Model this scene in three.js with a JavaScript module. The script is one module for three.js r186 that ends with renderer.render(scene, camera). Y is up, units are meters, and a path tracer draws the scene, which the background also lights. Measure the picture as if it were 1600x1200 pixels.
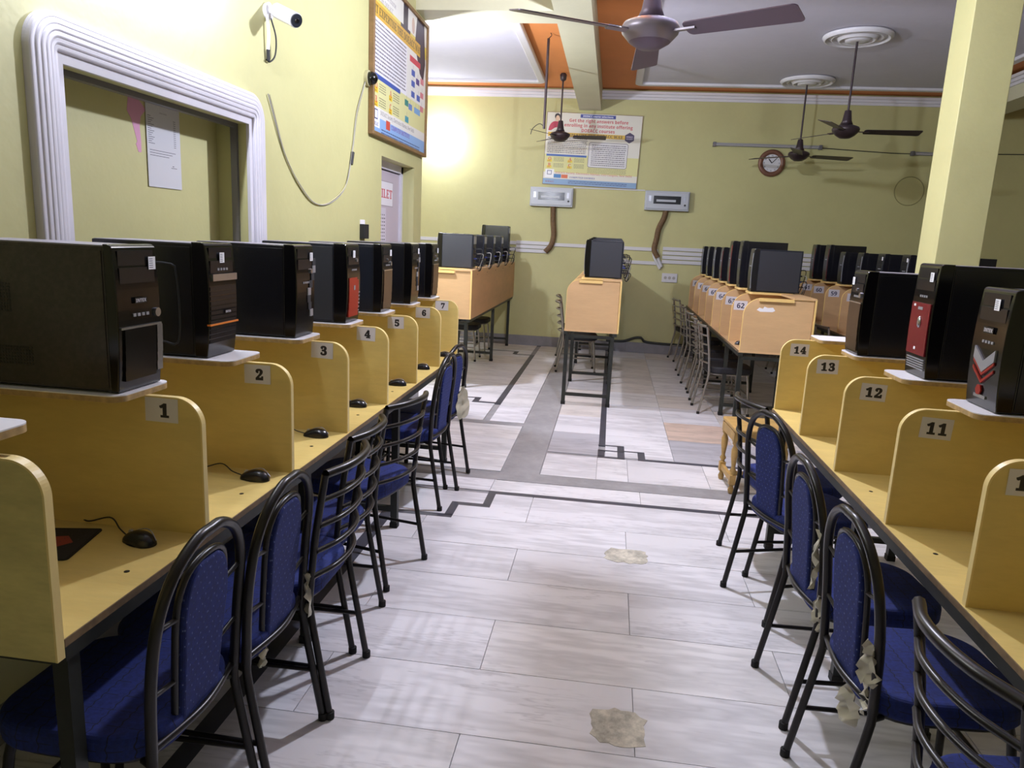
import * as THREE from 'three';
import { mergeGeometries, toCreasedNormals } from 'three/addons/utils/BufferGeometryUtils.js';
import { RoundedBoxGeometry } from 'three/addons/geometries/RoundedBoxGeometry.js';
import { RectAreaLightUniformsLib } from 'three/addons/lights/RectAreaLightUniformsLib.js';

// ---------------------------------------------------------------- camera, light, exposure
RectAreaLightUniformsLib.init();
const scene = new THREE.Scene();
const camera = new THREE.PerspectiveCamera(2 * Math.atan(600 / 1140) * 180 / Math.PI, 4 / 3, 0.05, 60);
camera.position.set(0, 1.6, 0);
camera.up.set(-0.07233122, 0.97923196, -0.18940159);
camera.lookAt(-0.12309114, 1.6 - 0.19721155, -0.97260278);
scene.background = new THREE.Color(0x000000);
const renderer = new THREE.WebGLRenderer();
renderer.toneMapping = THREE.LinearToneMapping;
renderer.toneMappingExposure = 0.4;
renderer.shadowMap.enabled = true;
const LAMP_HANG = 52, LAMP_WALL_TUBE = 2.2, LAMP_BLOOM = 8, LAMP_CORNER = 42;   // candela of each bulb / each point along a tube

const LAMP_COLOR = new THREE.Color().setRGB(0.92, 0.965, 1.15);               // cool white lamps

// ---------------------------------------------------------------- helpers
let seed = 20240;
const rnd = () => { seed = (seed * 1664525 + 1013904223) >>> 0; return seed / 4294967296; };
const rr = (a, b) => a + (b - a) * rnd();
const V = (x, y, z) => new THREE.Vector3(x, y, z);
const PI = Math.PI;
const taken = {};
function numbered(n) { const k = taken[n] = (taken[n] ?? -1) + 1; return k ? n + '_' + String(k).padStart(3, '0') : n; }
function uvMetres(g) {
  const p = g.attributes.position, n = p.count, uv = new Float32Array(n * 2);
  const a = V(), b = V(), c = V(), e = V(), f = V();
  for (let i = 0; i < n; i += 3) {
    a.fromBufferAttribute(p, i); b.fromBufferAttribute(p, i + 1); c.fromBufferAttribute(p, i + 2);
    e.subVectors(b, a); f.subVectors(c, a); e.cross(f);
    const x = Math.abs(e.x), y = Math.abs(e.y), z = Math.abs(e.z);
    [a, b, c].forEach((v, k) => {
      let u, w;
      if (y >= x && y >= z) { u = v.x; w = v.z; } else if (x >= z) { u = v.z; w = v.y; } else { u = v.x; w = v.y; }
      uv[(i + k) * 2] = u; uv[(i + k) * 2 + 1] = w;
    });
  }
  g.setAttribute('uv', new THREE.BufferAttribute(uv, 2));
  return g;
}
function join(geos, keepUv) {
  geos = (Array.isArray(geos) ? geos : [geos]).map(g => {
    const h = g.index ? g.toNonIndexed() : g;
    for (const k of Object.keys(h.attributes)) if (!['position', 'normal', 'uv'].includes(k)) h.deleteAttribute(k);
    return h;
  });
  const g = geos.length > 1 ? mergeGeometries(geos) : geos[0];
  return keepUv ? g : uvMetres(g);
}
function mesh(name, geos, mat, parent, keepUv) {
  const m = new THREE.Mesh(join(geos, keepUv), mat);
  m.name = parent && parent !== scene ? name : numbered(name);
  m.castShadow = m.receiveShadow = true;
  (parent || scene).add(m);
  return m;
}
function shared(name, geo, mat, parent) {
  const m = new THREE.Mesh(geo, mat); m.name = name; m.castShadow = m.receiveShadow = true; parent.add(m); return m;
}
function thing(name, label, category, [x, y, z] = [0, 0, 0], turn = 0, group) {
  const o = new THREE.Group(); o.name = numbered(name); scene.add(o);
  o.position.set(x, y, z); o.rotation.y = turn; o.userData = { label, category };
  if (group) o.userData.group = group;
  return o;
}
function structure(name, geos, mat, label) {
  const m = mesh(name, geos, mat, scene); m.userData.kind = 'structure'; if (label) m.userData.label = label; m.userData.category = name.split('_')[0]; return m;
}
const box = (x0, x1, y0, y1, z0, z1) => new THREE.BoxGeometry(Math.abs(x1 - x0), Math.abs(y1 - y0), Math.abs(z1 - z0)).translate((x0 + x1) / 2, (y0 + y1) / 2, (z0 + z1) / 2);
const rbox = (x0, x1, y0, y1, z0, z1, r = 0.004, s = 2) => new RoundedBoxGeometry(Math.abs(x1 - x0), Math.abs(y1 - y0), Math.abs(z1 - z0), s, r).translate((x0 + x1) / 2, (y0 + y1) / 2, (z0 + z1) / 2);
function cyl(a, b, r, r2 = r, seg = 12) {
  const A = V(...a), B = V(...b), d = B.clone().sub(A), L = d.length();
  const g = new THREE.CylinderGeometry(r2, r, L, seg);
  g.applyQuaternion(new THREE.Quaternion().setFromUnitVectors(V(0, 1, 0), d.normalize()));
  return g.translate((A.x + B.x) / 2, (A.y + B.y) / 2, (A.z + B.z) / 2);
}
function tube(pts, r, n = 24, seg = 8, tension = 0.5) {
  const c = new THREE.CatmullRomCurve3(pts.map(p => V(...p)), false, 'catmullrom', tension);
  return new THREE.TubeGeometry(c, n, r, seg, false);
}
function lathe(pts, seg = 24) { return new THREE.LatheGeometry(pts.map(p => new THREE.Vector2(p[0], p[1])), seg); }
function roundRect(x0, x1, y0, y1, r) {
  const s = new THREE.Shape();
  s.moveTo(x0 + r, y0); s.lineTo(x1 - r, y0); s.absarc(x1 - r, y0 + r, r, -PI / 2, 0); s.lineTo(x1, y1 - r); s.absarc(x1 - r, y1 - r, r, 0, PI / 2);
  s.lineTo(x0 + r, y1); s.absarc(x0 + r, y1 - r, r, PI / 2, PI); s.lineTo(x0, y0 + r); s.absarc(x0 + r, y0 + r, r, PI, PI * 1.5);
  return s;
}
const extr = (s, depth, bevel = 0, curve = 8, bs = 2) => new THREE.ExtrudeGeometry(s, { depth, bevelEnabled: bevel > 0, bevelSize: bevel, bevelThickness: bevel, bevelSegments: bs, curveSegments: curve });

// ---------------------------------------------------------------- textures
function noise2(n, oct, sd, ax = 1, ay = 1) {    // tileable value noise, 0..1
  const out = new Float32Array(n * n);
  let s = sd; const r = () => { s = (s * 1664525 + 1013904223) >>> 0; return s / 4294967296; };
  let amp = 1, tot = 0;
  for (const f0 of oct) {
    const fx = Math.max(1, Math.round(f0 * ax)), fy = Math.max(1, Math.round(f0 * ay));
    const g = new Float32Array(fx * fy).map(() => r());
    for (let y = 0; y < n; y++) {
      const v = y / n * fy, j = Math.floor(v), q = v - j, qs = q * q * (3 - 2 * q), j1 = (j + 1) % fy;
      for (let x = 0; x < n; x++) {
        const u = x / n * fx, i = Math.floor(u), p = u - i, ps = p * p * (3 - 2 * p), i1 = (i + 1) % fx;
        const a = g[j * fx + i] * (1 - ps) + g[j * fx + i1] * ps, b = g[j1 * fx + i] * (1 - ps) + g[j1 * fx + i1] * ps;
        out[y * n + x] += amp * (a * (1 - qs) + b * qs);
      }
    }
    tot += amp; amp *= 0.6;
  }
  for (let i = 0; i < out.length; i++) out[i] /= tot;
  return out;
}
function dataTex(n, fn, srgb = true, metres = 1) {
  const d = new Uint8Array(n * n * 4);
  for (let i = 0; i < n * n; i++) { const c = fn(i % n, Math.floor(i / n), i); d[i * 4] = c[0]; d[i * 4 + 1] = c[1]; d[i * 4 + 2] = c[2]; d[i * 4 + 3] = 255; }
  const t = new THREE.DataTexture(d, n, n); t.wrapS = t.wrapT = THREE.RepeatWrapping; t.magFilter = THREE.LinearFilter; t.minFilter = THREE.LinearMipmapLinearFilter; t.generateMipmaps = true;
  if (srgb) t.colorSpace = THREE.SRGBColorSpace; t.repeat.set(1 / metres, 1 / metres); t.needsUpdate = true; return t;
}
const cl = v => Math.max(0, Math.min(255, v));
function tinted(n, base, amt, oct, sd, metres, ax, ay) { const q = noise2(n, oct, sd, ax, ay); return dataTex(n, (x, y, i) => base.map(b => cl(b * (1 + (q[i] - 0.5) * amt))), true, metres); }
function bumpTex(n, oct, sd, metres, ax, ay) { const q = noise2(n, oct, sd, ax, ay); return dataTex(n, (x, y, i) => { const v = cl(q[i] * 255); return [v, v, v]; }, false, metres); }
function canvasTex(w, h, draw) {
  const c = document.createElement('canvas'); c.width = w; c.height = h; const g = c.getContext('2d'); draw(g, w, h);
  const t = new THREE.CanvasTexture(c); t.colorSpace = THREE.SRGBColorSpace; t.magFilter = THREE.LinearFilter; return t;
}
const std = (color, roughness = 0.6, metalness = 0, extra = {}) => new THREE.MeshStandardMaterial({ color, roughness, metalness, ...extra });

const plaster = bumpTex(256, [8, 24, 64, 128], 11, 0.9);
const M = {};
M.wall = new THREE.MeshStandardMaterial({ map: tinted(256, [188, 184, 132], 0.07, [3, 9, 30, 90], 3, 2.1), roughness: 0.55, bumpMap: plaster, bumpScale: 0.0015 });
M.beam = new THREE.MeshStandardMaterial({ map: tinted(256, [204, 201, 172], 0.07, [3, 9, 30, 90], 4, 2.1), roughness: 0.55, bumpMap: plaster, bumpScale: 0.0015 });
M.ceil = new THREE.MeshStandardMaterial({ map: tinted(256, [208, 206, 220], 0.06, [3, 8, 40], 5, 2.3), roughness: 0.8, bumpMap: plaster, bumpScale: 0.001 });
M.orange = new THREE.MeshStandardMaterial({ map: tinted(128, [214, 134, 74], 0.08, [3, 9, 30], 6, 1.7), roughness: 0.7 });
M.moulding = std(0xd6d3d8, 0.5);
M.whitePaint = new THREE.MeshStandardMaterial({ map: tinted(128, [206, 203, 212], 0.08, [3, 9, 30], 9, 0.8), roughness: 0.45 });
M.wood = new THREE.MeshStandardMaterial({ map: tinted(512, [212, 188, 116], 0.16, [3, 10, 40, 120], 21, 0.9, 0.5, 2), roughness: 0.42, bumpMap: bumpTex(256, [30, 90], 22, 0.5, 0.5, 2), bumpScale: 0.0004 });
M.woodEdge = std(0xe0c987, 0.4);
M.woodWorn = new THREE.MeshStandardMaterial({ map: tinted(512, [198, 184, 122], 0.26, [4, 12, 50, 128], 23, 0.7, 0.6, 2), roughness: 0.5 });
M.peach = new THREE.MeshStandardMaterial({ map: tinted(512, [200, 164, 120], 0.12, [3, 10, 40, 120], 31, 0.9, 0.5, 2), roughness: 0.45 });
M.peachEdge = std(0xe2c07a, 0.45);
M.brownPly = new THREE.MeshStandardMaterial({ map: tinted(256, [198, 152, 106], 0.14, [3, 10, 40], 33, 0.9, 0.5, 2), roughness: 0.5 });
M.lipping = new THREE.MeshStandardMaterial({ map: tinted(128, [112, 92, 66], 0.5, [8, 30, 64], 34, 0.4), roughness: 0.6 });
M.board = std(0xdcdade, 0.35);
M.boardCore = new THREE.MeshStandardMaterial({ map: tinted(128, [168, 140, 92], 0.3, [20, 60], 35, 0.3), roughness: 0.8 });
M.black = std(0x0c0c0f, 0.5);
M.blackMetal = new THREE.MeshStandardMaterial({ map: tinted(128, [30, 27, 27], 0.5, [6, 20, 60], 41, 0.4), roughness: 0.32, metalness: 0.25 });
M.frameSteel = new THREE.MeshStandardMaterial({ map: tinted(128, [44, 46, 42], 0.4, [6, 20, 60], 43, 0.4), roughness: 0.45, metalness: 0.3 });
M.steel = std(0x9a948c, 0.3, 0.75);
M.rubber = std(0x131212, 0.8);
M.blackSeat = std(0x14131a, 0.65);
M.chrome = std(0xb9bcc4, 0.2, 0.9);
M.silver = std(0xa2a4ad, 0.35, 0.5);
M.cpuBrown = new THREE.MeshStandardMaterial({ map: tinted(128, [54, 49, 46], 0.25, [20, 64], 51, 0.2), roughness: 0.27 });
M.cpuBlack = std(0x15151b, 0.24);
M.cpuNavy = std(0x1b1e28, 0.26);
M.cpuSlate = std(0x25272f, 0.55);
M.cpuGloss = std(0x0b0a0c, 0.15);
M.cpuBrownGloss = std(0x2d2420, 0.18);
M.cpuRed = std(0x6a1020, 0.25);
M.cpuRed2 = std(0x8e2018, 0.3);
M.orangePlastic = std(0xd8792a, 0.4);
M.frameWood = new THREE.MeshStandardMaterial({ map: tinted(128, [128, 98, 60], 0.2, [6, 30], 37, 0.5, 0.5, 2), roughness: 0.5 });
M.greyLilac = new THREE.MeshStandardMaterial({ map: tinted(128, [134, 130, 140], 0.25, [6, 24, 60], 38, 0.3), roughness: 0.4 });  // pale grey-lilac for the tower tops
M.paper = std(0xe4e2e6, 0.7);
M.plastic = new THREE.MeshPhysicalMaterial({ color: 0xc9c2ac, roughness: 0.5, transmission: 0.25, thickness: 0 });
M.wire = std(0x17171a, 0.6);
M.wireGrey = std(0x9d9a95, 0.6);
M.wireCream = std(0xb6b089, 0.6);
M.beige = new THREE.MeshStandardMaterial({ map: tinted(128, [176, 142, 82], 0.2, [6, 30], 39, 0.4, 0.5, 2), roughness: 0.5 });
M.fanBrown = std(0x3a2e33, 0.4, 0.3);
M.fanGlareMauve = std(0x6a5c70, 0.4, 0.3);  // violet-grey of the lamp glare put into the blade colour
M.fanMetal = std(0x8d8594, 0.35, 0.4);
M.ductWhite = std(0xc9c8cc, 0.5);
M.boxGrey = std(0xa9adb6, 0.45, 0.1);
M.darkGlass = std(0x23262e, 0.15);
M.brownTape = new THREE.MeshStandardMaterial({ map: tinted(128, [100, 76, 50], 0.4, [20, 60], 61, 0.2), roughness: 0.7 });
M.darkMarble = new THREE.MeshStandardMaterial({ map: tinted(128, [70, 70, 80], 0.3, [5, 20, 60], 63, 0.6), roughness: 0.4 });
M.cement = new THREE.MeshStandardMaterial({ map: tinted(256, [146, 144, 146], 0.28, [4, 12, 40, 100], 64, 0.9), roughness: 0.6 });
M.skirting = new THREE.MeshStandardMaterial({ map: tinted(256, [134, 132, 136], 0.2, [3, 12, 50], 65, 0.9), roughness: 0.4 });
M.patch = new THREE.MeshStandardMaterial({ map: tinted(256, [186, 180, 166], 0.5, [6, 20, 64], 66, 0.25), roughness: 0.85 });
M.doorLilac = std(0xb9adb8, 0.5);
M.alu = std(0x6c6a70, 0.4, 0.4);
// fabric
{
  const q = noise2(256, [32, 128], 71);
  M.fabric = new THREE.MeshStandardMaterial({ roughness: 0.85, map: dataTex(256, (x, y, i) => {
    const wav = Math.sin(y / 256 * PI * 16) * 2.2;
    const line = ((x + wav + 256) % 64) < 2.6 || (y % 64 < 2 && ((x + (y > 128 ? 32 : 0)) % 64) < 40);
    const k = 0.8 + 0.4 * q[i]; return line ? [9, 12, 30] : [20 * k, 37 * k, 104 * k];
  }, true, 0.22) });
  M.fabricDots = new THREE.MeshStandardMaterial({ roughness: 0.85, map: dataTex(256, (x, y, i) => {
    const r = Math.floor(y / 22), ox = (r % 2) * 14, dx = (x + ox) % 28, dy = y % 22;
    const k = 0.8 + 0.4 * q[i]; return dx < 3 && dy < 5 && q[i] > 0.32 ? [98, 110, 160] : [18 * k, 34 * k, 98 * k];
  }, true, 0.24) });
}
// marble
{
  const a = noise2(512, [2, 6, 16, 40], 81, 0.6, 3), b = noise2(512, [3, 9, 28, 90], 82, 0.5, 3.5), c = noise2(512, [3, 7], 83);
  const marb = dataTex(512, (x, y, i) => {
    let v = 224 + (c[i] - 0.5) * 22;
    const vein = 1 - Math.min(1, Math.abs(a[i] - 0.5) * 9); v -= vein * 40 * b[i];
    const vein2 = 1 - Math.min(1, Math.abs(b[i] - 0.44) * 26); v -= vein2 * 60 * Math.max(0, c[i] - 0.3);
    return [v, cl(v - 2), cl(v + 1)];
  }, true, 1.6);
  const tints = [[1, 1, 1.01], [0.97, 0.97, 0.985], [1.0, 0.99, 0.98], [0.94, 0.94, 0.96], [0.98, 0.98, 1.0]];
  M.marble = tints.map((t, k) => { const m = new THREE.MeshStandardMaterial({ map: marb, roughness: 0.34 + 0.03 * k }); m.color.setRGB(...t); return m; });
  M.marblePeach = new THREE.MeshStandardMaterial({ map: marb, roughness: 0.4 }); M.marblePeach.color.setRGB(0.86, 0.68, 0.55);
  M.marbleGrey = new THREE.MeshStandardMaterial({ map: marb, roughness: 0.4 }); M.marbleGrey.color.setRGB(0.6, 0.6, 0.63);
  M.marbleWarm = new THREE.MeshStandardMaterial({ map: marb, roughness: 0.45 }); M.marbleWarm.color.setRGB(0.93, 0.88, 0.81);
}

// ---------------------------------------------------------------- room shell
const LX = -1.76, BZ = -10.95, CY = 3.70, FZ = 1.8, RX = 7.2, FLX = -4.6, LZ = -6.68;
// left wall with window recess and door opening
const WZ0 = -2.22, WZ1 = -3.42, WY0 = 1.08, WY1 = 2.065;      // clear recess
const DZ0 = -5.50, DZ1 = -6.42, DY1 = 2.15;
structure('wall_left', [
  box(LX - 0.2, LX, 0, 3.9, FZ, WZ0), box(LX - 0.2, LX, WY1, 3.9, WZ0, WZ1), box(LX - 0.2, LX, 0, WY0, WZ0, WZ1), box(LX - 0.2, LX - 0.15, WY0, WY1, WZ0, WZ1),
  box(LX - 0.2, LX, 0, 3.9, WZ1, DZ0), box(LX - 0.2, LX, DY1, 3.9, DZ0, DZ1), box(LX - 0.2, LX, 0, 3.9, DZ1, LZ), box(LX - 0.2, LX - 0.17, 0, DY1, DZ0, DZ1),
  box(FLX, LX - 0.2, 0, 3.9, LZ, LZ + 0.15),
], M.wall, 'pale yellow painted wall beside the numbered desks');
structure('wall_back', box(FLX - 0.2, RX + 0.2, 0, 3.9, BZ, BZ - 0.2), M.wall, 'yellow painted end wall with posters and breaker boxes');
structure('wall_far_left', box(FLX - 0.2, FLX, 0, 3.9, LZ + 0.15, BZ), M.wall);
structure('wall_right', box(RX, RX + 0.2, 0, 3.9, FZ, BZ), M.wall);
structure('wall_front', box(LX - 0.2, RX + 0.2, 0, 3.9, FZ, FZ + 0.2), M.wall);
structure('ceiling', box(FLX - 0.2, RX + 0.2, CY, CY + 0.2, FZ + 0.2, BZ - 0.2), M.orange, 'ceiling with an orange painted margin around the white panels');
// white ceiling panels with moulded border inside the orange margins
function ceilPanel(n, x0, x1, z0, z1, label) {
  const s = roundRect(x0, x1, -z0, -z1, 0.06);
  const g = extr(s, 0.03).rotateX(-PI / 2).translate(0, CY - 0.03, 0);
  const p = structure('ceiling_panel', g, M.ceil, label); p.name = 'ceiling_' + n;
  const out = roundRect(x0 - 0.07, x1 + 0.07, -z0 - 0.07, -z1 + 0.07, 0.1); out.holes.push(roundRect(x0, x1, -z0, -z1, 0.06));
  mesh('border_moulding', [extr(out, 0.035, 0.012).rotateX(-PI / 2).translate(0, CY - 0.05, 0)], M.moulding, p);
}
ceilPanel('panel_right', 0.22, 4.0, -6.2, -10.3, 'grey white ceiling panel over the far tables');
ceilPanel('panel_left', -4.2, -1.13, -7.2, -10.3, 'bright white ceiling panel over the far left tables');
ceilPanel('panel_near', 0.2, 6.6, 1.3, -5.0, 'white ceiling panel over the near desks');
ceilPanel('panel_aisle', -1.62, -0.75, 1.3, -6.0, 'white ceiling panel along the left wall');
// beams
structure('beam_long', box(-0.61, -0.30, 3.41, CY, FZ, BZ), M.beam, 'pale painted ceiling beam running to the end wall').userData.category = 'beam';
structure('beam_cross_left', box(LX, -0.61, 3.41, CY, -6.37, -6.72), M.beam, 'painted cross beam over the opening by the poster').userData.category = 'beam';
structure('beam_cross_right', box(-0.30, 4.42, 3.41, CY, -5.5, -5.8), M.beam).userData.category = 'beam';
structure('beam_right', box(4.42, 4.78, 3.41, CY, FZ, BZ), M.beam).userData.category = 'beam';
// pillar
structure('pillar', rbox(2.225, 2.52, 0, CY, -5.5, -5.81, 0.006), M.wall, 'square yellow painted pillar behind the right desks').userData.category = 'pillar';
// cornices
function cornice(n, x0, x1, z0, z1, nx, nz) {
  const g = [], steps = [[3.565, 0.02], [3.60, 0.045], [3.635, 0.075]];
  for (const [y, d] of steps) g.push(box(nx ? x0 : x0, nx ? x0 + nx * d : x1, y, y + 0.034, nz ? z0 : z0, nz ? z0 + nz * d : z1));
  structure(n, g, M.moulding, 'white stepped cornice');
}
cornice('trim_1', -0.30, 4.42, BZ, BZ, 0, 1);
cornice('trim_2', FLX, -0.61, BZ, BZ, 0, 1);
cornice('trim_3', 4.42, 4.42, -5.8, BZ, -1, 0);
// skirting
const sk = structure('baseboard_back', [box(FLX, RX, 0, 0.14, BZ, BZ + 0.015)], M.skirting, 'grey marble skirting along the end wall');
for (let k = 0; k < 12; k++) { const x0 = FLX + k * 0.98; mesh('skirting_slab', rbox(x0 + 0.002, x0 + 0.978, 0.001, 0.15, BZ + 0.005, BZ + 0.022, 0.002, 1), M.skirting, sk); }
mesh('cable_hump', tube([[0.0, 0.155, BZ + 0.03], [0.25, 0.16, BZ + 0.03], [0.42, 0.22, BZ + 0.035], [0.52, 0.225, BZ + 0.035], [0.62, 0.165, BZ + 0.03], [1.2, 0.15, BZ + 0.03]], 0.018, 40), M.frameSteel, sk);
structure('baseboard_left', [box(LX, LX + 0.015, 0, 0.12, FZ, DZ0), box(LX, LX + 0.015, 0, 0.12, DZ1, LZ)], M.skirting);

// ---------------------------------------------------------------- floor: marble slabs, inlay strips, cement strips
const floor = new THREE.Group(); floor.name = 'floor'; floor.userData = { kind: 'structure', label: 'white veined marble slab floor with dark inlay lines', category: 'floor' }; scene.add(floor);
mesh('floor_bed', box(FLX, RX, -0.15, -0.008, FZ, BZ), M.cement, floor);
function slab(x0, x1, z0, z1, mat) {
  const j = 0.0016, g = box(x0 + j, x1 - j, -0.01, rr(-0.0006, 0), z0 - j, z1 + j).toNonIndexed(); uvMetres(g);
  const ou = rnd() * 5, ov = rnd() * 5, uv = g.attributes.uv; for (let i = 0; i < uv.count; i++) uv.setXY(i, uv.getX(i) + ou, uv.getY(i) + ov);
  return shared('marble_slab', g, mat || M.marble[Math.floor(rnd() * 5)], floor);
}
const mixed = () => rnd() < 0.35 ? M.marbleWarm : M.marble[Math.floor(rnd() * 5)];   // odd lots of slabs laid at random
const nearRows = []; for (let z = -2.083 + 0.37 * 4; z > -4.3; z -= 0.37) nearRows.push([z, z - 0.37]);
nearRows.forEach(([z0, z1], k) => {
  if (z1 < -4.3) z1 = -4.355;
  const off = k % 2 ? -0.38 : 0.187;
  for (let n = -2; n < 5; n++) { const x0 = Math.max(LX, off + n * 1.14), x1 = Math.min(4.4, off + (n + 1) * 1.14); if (x1 - x0 > 0.05) slab(x0, x1, z0, z1); }
});
for (let n = -2; n < 5; n++) { const a = 0.29 + n * 0.96, x0 = Math.max(LX, a), x1 = Math.min(4.4, a + 0.96); if (x1 - x0 > 0.05) slab(x0, x1, -4.405, -4.63); }
slab(LX, 4.4, FZ, -0.603, M.marble[1]); slab(4.4, RX, FZ, -4.63, M.marble[1]);
for (let n = 0; n < 3; n++) slab(LX, -0.66, -4.82 - n * 0.42, -4.82 - (n + 1) * 0.42, M.marble[n]);
slab(-0.385, 0.0, -4.82, -5.08, M.marble[1]);
// right of the cement strip: border slabs between strip and key pattern
for (let n = 0; n < 9; n++) { const x0 = n === 0 ? 0 : 0.22 + (n - 1) * 0.55; slab(x0, n === 0 ? 0.22 : x0 + 0.55, -4.82, -5.345, M.marble[n % 3]); }
slab(-0.385, 0.0, -5.08, -5.345, M.marble[3]);
for (let k = 0; k < 9; k++) {
  const z0 = -5.4 - k * 0.617, z1 = Math.max(BZ, z0 - 0.617);
  slab(-0.385, 0.005, z0, z1, k === 0 ? M.marbleGrey : mixed());
  for (let n = 0; n < 8; n++) {
    const x0 = 0.055 + n * 0.52;
    const mat = k === 1 && n === 1 ? M.marblePeach : (k === 0 && n > 0) ? M.marbleGrey : mixed();
    slab(x0, n === 7 ? RX : x0 + 0.52, z0, z1, mat);
  }
}
for (let k = 0; k < 8; k++) {
  const z0 = -6.2 - k * 0.6, z1 = Math.max(BZ, z0 - 0.6);
  slab(-0.97, -0.66, z0, z1, mixed()); slab(-1.9, -1.03, z0, z1, mixed()); slab(FLX, -1.9, z0, z1, mixed());
}
const inl = (x0, x1, z0, z1) => mesh('inlay_strip', box(x0, x1, -0.008, 0.0004, z0, z1), M.darkMarble, floor);
inl(-0.67, 4.4, -4.355, -4.405); inl(-0.67, -0.62, -4.13, -4.355); inl(-0.86, -0.62, -4.11, -4.16); inl(-0.86, -0.81, -3.93, -4.11); inl(-1.19, -0.81, -3.9, -3.95); inl(-1.22, -1.15, FZ, -3.95);
inl(0.005, 0.055, -5.7, -10.6); inl(0.0, 0.2, -5.68, -5.71); inl(0.15, 0.205, -5.36, -5.71); inl(0.0, 0.2, -5.53, -5.56); inl(0.0, 0.05, -5.4, -5.56); inl(0.0, 0.2, -5.35, -5.38); inl(0.2, 0.36, -5.55, -5.58); inl(0.305, 0.36, -5.39, -5.57); inl(0.305, 4.4, -5.35, -5.39);
inl(-1.03, -0.97, -6.9, -10.0); inl(-1.2, -0.97, -6.87, -6.93); inl(-1.26, -1.2, -6.87, -7.1); inl(-1.6, -1.2, -7.06, -7.1); inl(-1.25, -0.97, -9.98, -10.03); inl(-1.28, -1.22, -10.0, -10.25); inl(-1.75, -1.22, -10.22, -10.27);
const cem = (x0, x1, z0, z1) => mesh('cement_strip', box(x0, x1, -0.009, 0.0002, z0, z1), M.cement, floor);
cem(-0.66, 4.4, -4.635, -4.815); cem(-0.655, -0.39, -4.815, BZ); cem(-1.7, -0.655, -6.08, -6.19); 
function floorPatch(x, z, w, d, sd) {
  const s = new THREE.Shape(); const n = 26; let q = sd; const r = () => { q = (q * 1664525 + 1013904223) >>> 0; return q / 4294967296; };
  for (let i = 0; i < n; i++) { const t = i / n * 2 * PI, c = Math.cos(t), sn = Math.sin(t), k = 1 / Math.pow(Math.pow(Math.abs(c), 4) + Math.pow(Math.abs(sn), 4), 0.25) * (0.9 + 0.2 * r()); const px = c * k * w / 2, py = sn * k * d / 2; i ? s.lineTo(px, py) : s.moveTo(px, py); }
  mesh('repair_patch', extr(s, 0.002).rotateX(-PI / 2).translate(x, -0.0009, z), M.patch, floor);
}
floorPatch(0.185, -3.61, 0.22, 0.17, 5); floorPatch(0.135, -2.22, 0.185, 0.19, 9);

// ---------------------------------------------------------------- window frame and fluted moulding, door
{
  const w = new THREE.Group(); w.name = 'window_1'; w.userData = { kind: 'structure', label: 'interior window with white fluted moulding, closed by a painted board', category: 'window' }; scene.add(w);
  const half = (o, r) => { const s = roundRect(-(WZ0 + o), -(WZ1 - o), WY0 - o, WY1 + o, Math.max(0.004, r)); return s; };
  // flutes: concentric rounded rings
  for (let k = 0; k < 6; k++) {
    const o = half(0.035 + (k + 0.62) * 0.018, 0.015 + k * 0.02), h = half(0.035 + (k + 0.2) * 0.018, 0.012 + k * 0.019); o.holes.push(h);
    const hh = 0.026 + 0.01 * Math.sin(PI * (k + 0.5) / 6);
    mesh('flute', extr(o, hh - 0.01, 0.008, 10, 3).rotateY(PI / 2).translate(LX + 0.002, 0, 0), M.whitePaint, w);
  }
  const bk = half(0.143, 0.115); bk.holes.push(half(0.03, 0.01)); mesh('moulding_bed', extr(bk, 0.012).rotateY(PI / 2).translate(LX, 0, 0), M.whitePaint, w);
  for (const [y0, y1, z0, z1] of [[WY1, WY1 + 0.034, WZ0 + 0.034, WZ1 - 0.034], [WY0, WY1, WZ0 + 0.034, WZ0], [WY0, WY1, WZ1, WZ1 - 0.034]]) mesh('frame_board', box(LX + 0.0005, LX + 0.016, y0, y1, z0, z1), M.whitePaint, w);
  const al = half(0.0, 0.004); al.holes.push(half(-0.02, 0.003));
  mesh('channel', extr(al, 0.03).rotateY(PI / 2).translate(LX - 0.07, 0, 0), M.alu, w);
  mesh('sill', rbox(LX - 0.14, LX + 0.05, WY0 - 0.04, WY0, WZ0 + 0.05, WZ1 - 0.05, 0.004), M.whitePaint, w);
  // smudge of pink paint and dark marks on the board
  const pk = std(0xcf97b4, 0.8);
  const s = new THREE.Shape(); [[0, 0], [0.07, 0.0], [0.11, -0.03], [0.075, -0.06], [0.065, -0.1], [0.07, -0.16], [0.068, -0.2], [0.05, -0.2], [0.036, -0.17], [0.045, -0.16], [0.015, -0.08], [-0.01, -0.05]].forEach((p, i) => i ? s.lineTo(p[0], p[1]) : s.moveTo(p[0], p[1]));
  mesh('paint_streak', extr(s, 0.0008).rotateY(PI / 2).translate(LX - 0.15, 2.064, -2.77), pk, w);
}
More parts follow.
